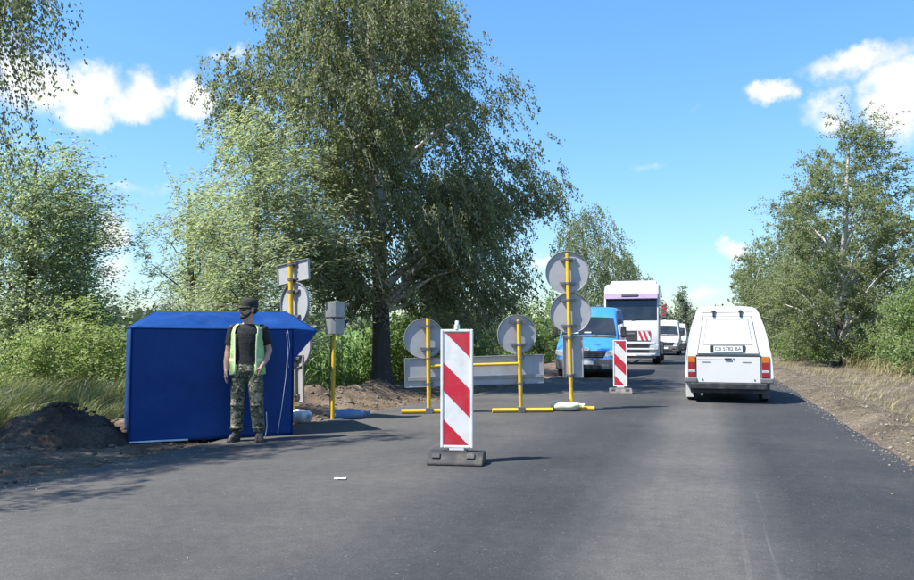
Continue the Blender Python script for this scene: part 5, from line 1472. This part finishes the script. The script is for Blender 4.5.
for i, (z, h_, d_) in enumerate(((.95, .09, -.06), (.69, .085, -.09), (.45, .12, -.08))):
    MB().prism([(-1.20, .12), (-1.0, d_ + .03), (-.7, d_), (.7, d_), (1.0, d_ + .03), (1.20, .12), (1.20, .3), (-1.20, .3)], 2, z - h_ / 2, z + h_ / 2).build('bumper_bar', 'truck_white', tr_, bevel=.02)
for z in (.82, .575): MB().box((0, -.005, z), (1.5, .12, .155)).build('air_intake', 'black_plastic', tr_)
MB().box((0, .10, .33), (2.1, .2, .10)).build('bumper_lip', 'grey_plastic', tr_, bevel=.02)
MB().box((-.02, -.087, .45), (.52, .008, .112)).build('number_plate', 'plate_white', tr_)
for sg in (-1, 1):
    MB().prism([(sg * .74, .62), (sg * 1.16, .66), (sg * 1.18, .88), (sg * .82, .86)], 1, -.05, .2).build('headlight', 'lamp_clear', tr_, bevel=.02)
    MB().box((sg * .93, -.062, .46), (.2, .02, .07)).build('fog_lamp', 'lamp_clear', tr_, bevel=.01)
    mi = MB().box((sg * 1.42, .16, 2.36), (.22, .14, .62)).build('mirror', 'grey_plastic', tr_, bevel=.04)
    for z in (2.12, 2.62): MB().tube([(sg * 1.18, .3, z), (sg * 1.36, .18, z)], .022, 8).build('mirror_arm', 'black_plastic', tr_)
    if sg > 0:
        for k in range(4):
            z = 2.14 + k * .13
            MB().prism([(1.325, z), (1.515, z + .09), (1.515, z + .15), (1.325, z + .06)], 1, .082, .09).build('warning_stripe', 'board_red', mi)
    MB().slab([(sg * (HW), .42, 1.98), (sg * (HW), 1.35, 1.98), (sg * HW, 1.35, 2.72), (sg * HW, .52, 2.72)][::(-1 if sg > 0 else 1)], .008).build('side_window', 'glass_dark', tr_)
    MB().box((sg * 1.205, .85, 1.35), (.012, 1.2, .02)).build('door_seam', 'panel_gap', tr_)
    MB().box((sg * 1.06, 1.35, .98), (.34, 1.25, .08)).build('wheel_arch', 'grey_plastic', tr_, bevel=.02)
    MB().box((sg * 1.08, .72, .62), (.24, .5, .42)).build('step', 'grey_plastic', tr_, bevel=.02)
    wheel(tr_, sg * 1.03, 1.45, .50, .32); wheel(tr_, sg * .98, 5.0, .50, .5)
    MB().box((sg * .45, 4.0, .72), (.1, 5.8, .24)).build('chassis_rail', 'chassis', tr_)
    MB().box((sg * 1.0, 3.2, .62), (.5, 1.0, .5)).build('fuel_tank', 'galvanised', tr_, bevel=.06)
for k, (y, z) in enumerate(((1.0, 3.66),)):
    MB().prism([(1.25, 3.6), (2.25, 3.66), (2.3, 3.86), (2.1, 3.86)], 0, -1.05, 1.05).build('roof_deflector', 'truck_white', tr_, bevel=.04, smooth=40)
MB().tube([(0, 4.6, .95), (0, 4.6, 1.02)], .5, 20).build('coupling_plate', 'chassis', tr_, smooth=40)
MB().box((0, 2.42, 1.6), (2.2, .12, 1.3)).build('cab_back_frame', 'chassis', tr_, bevel=.02)
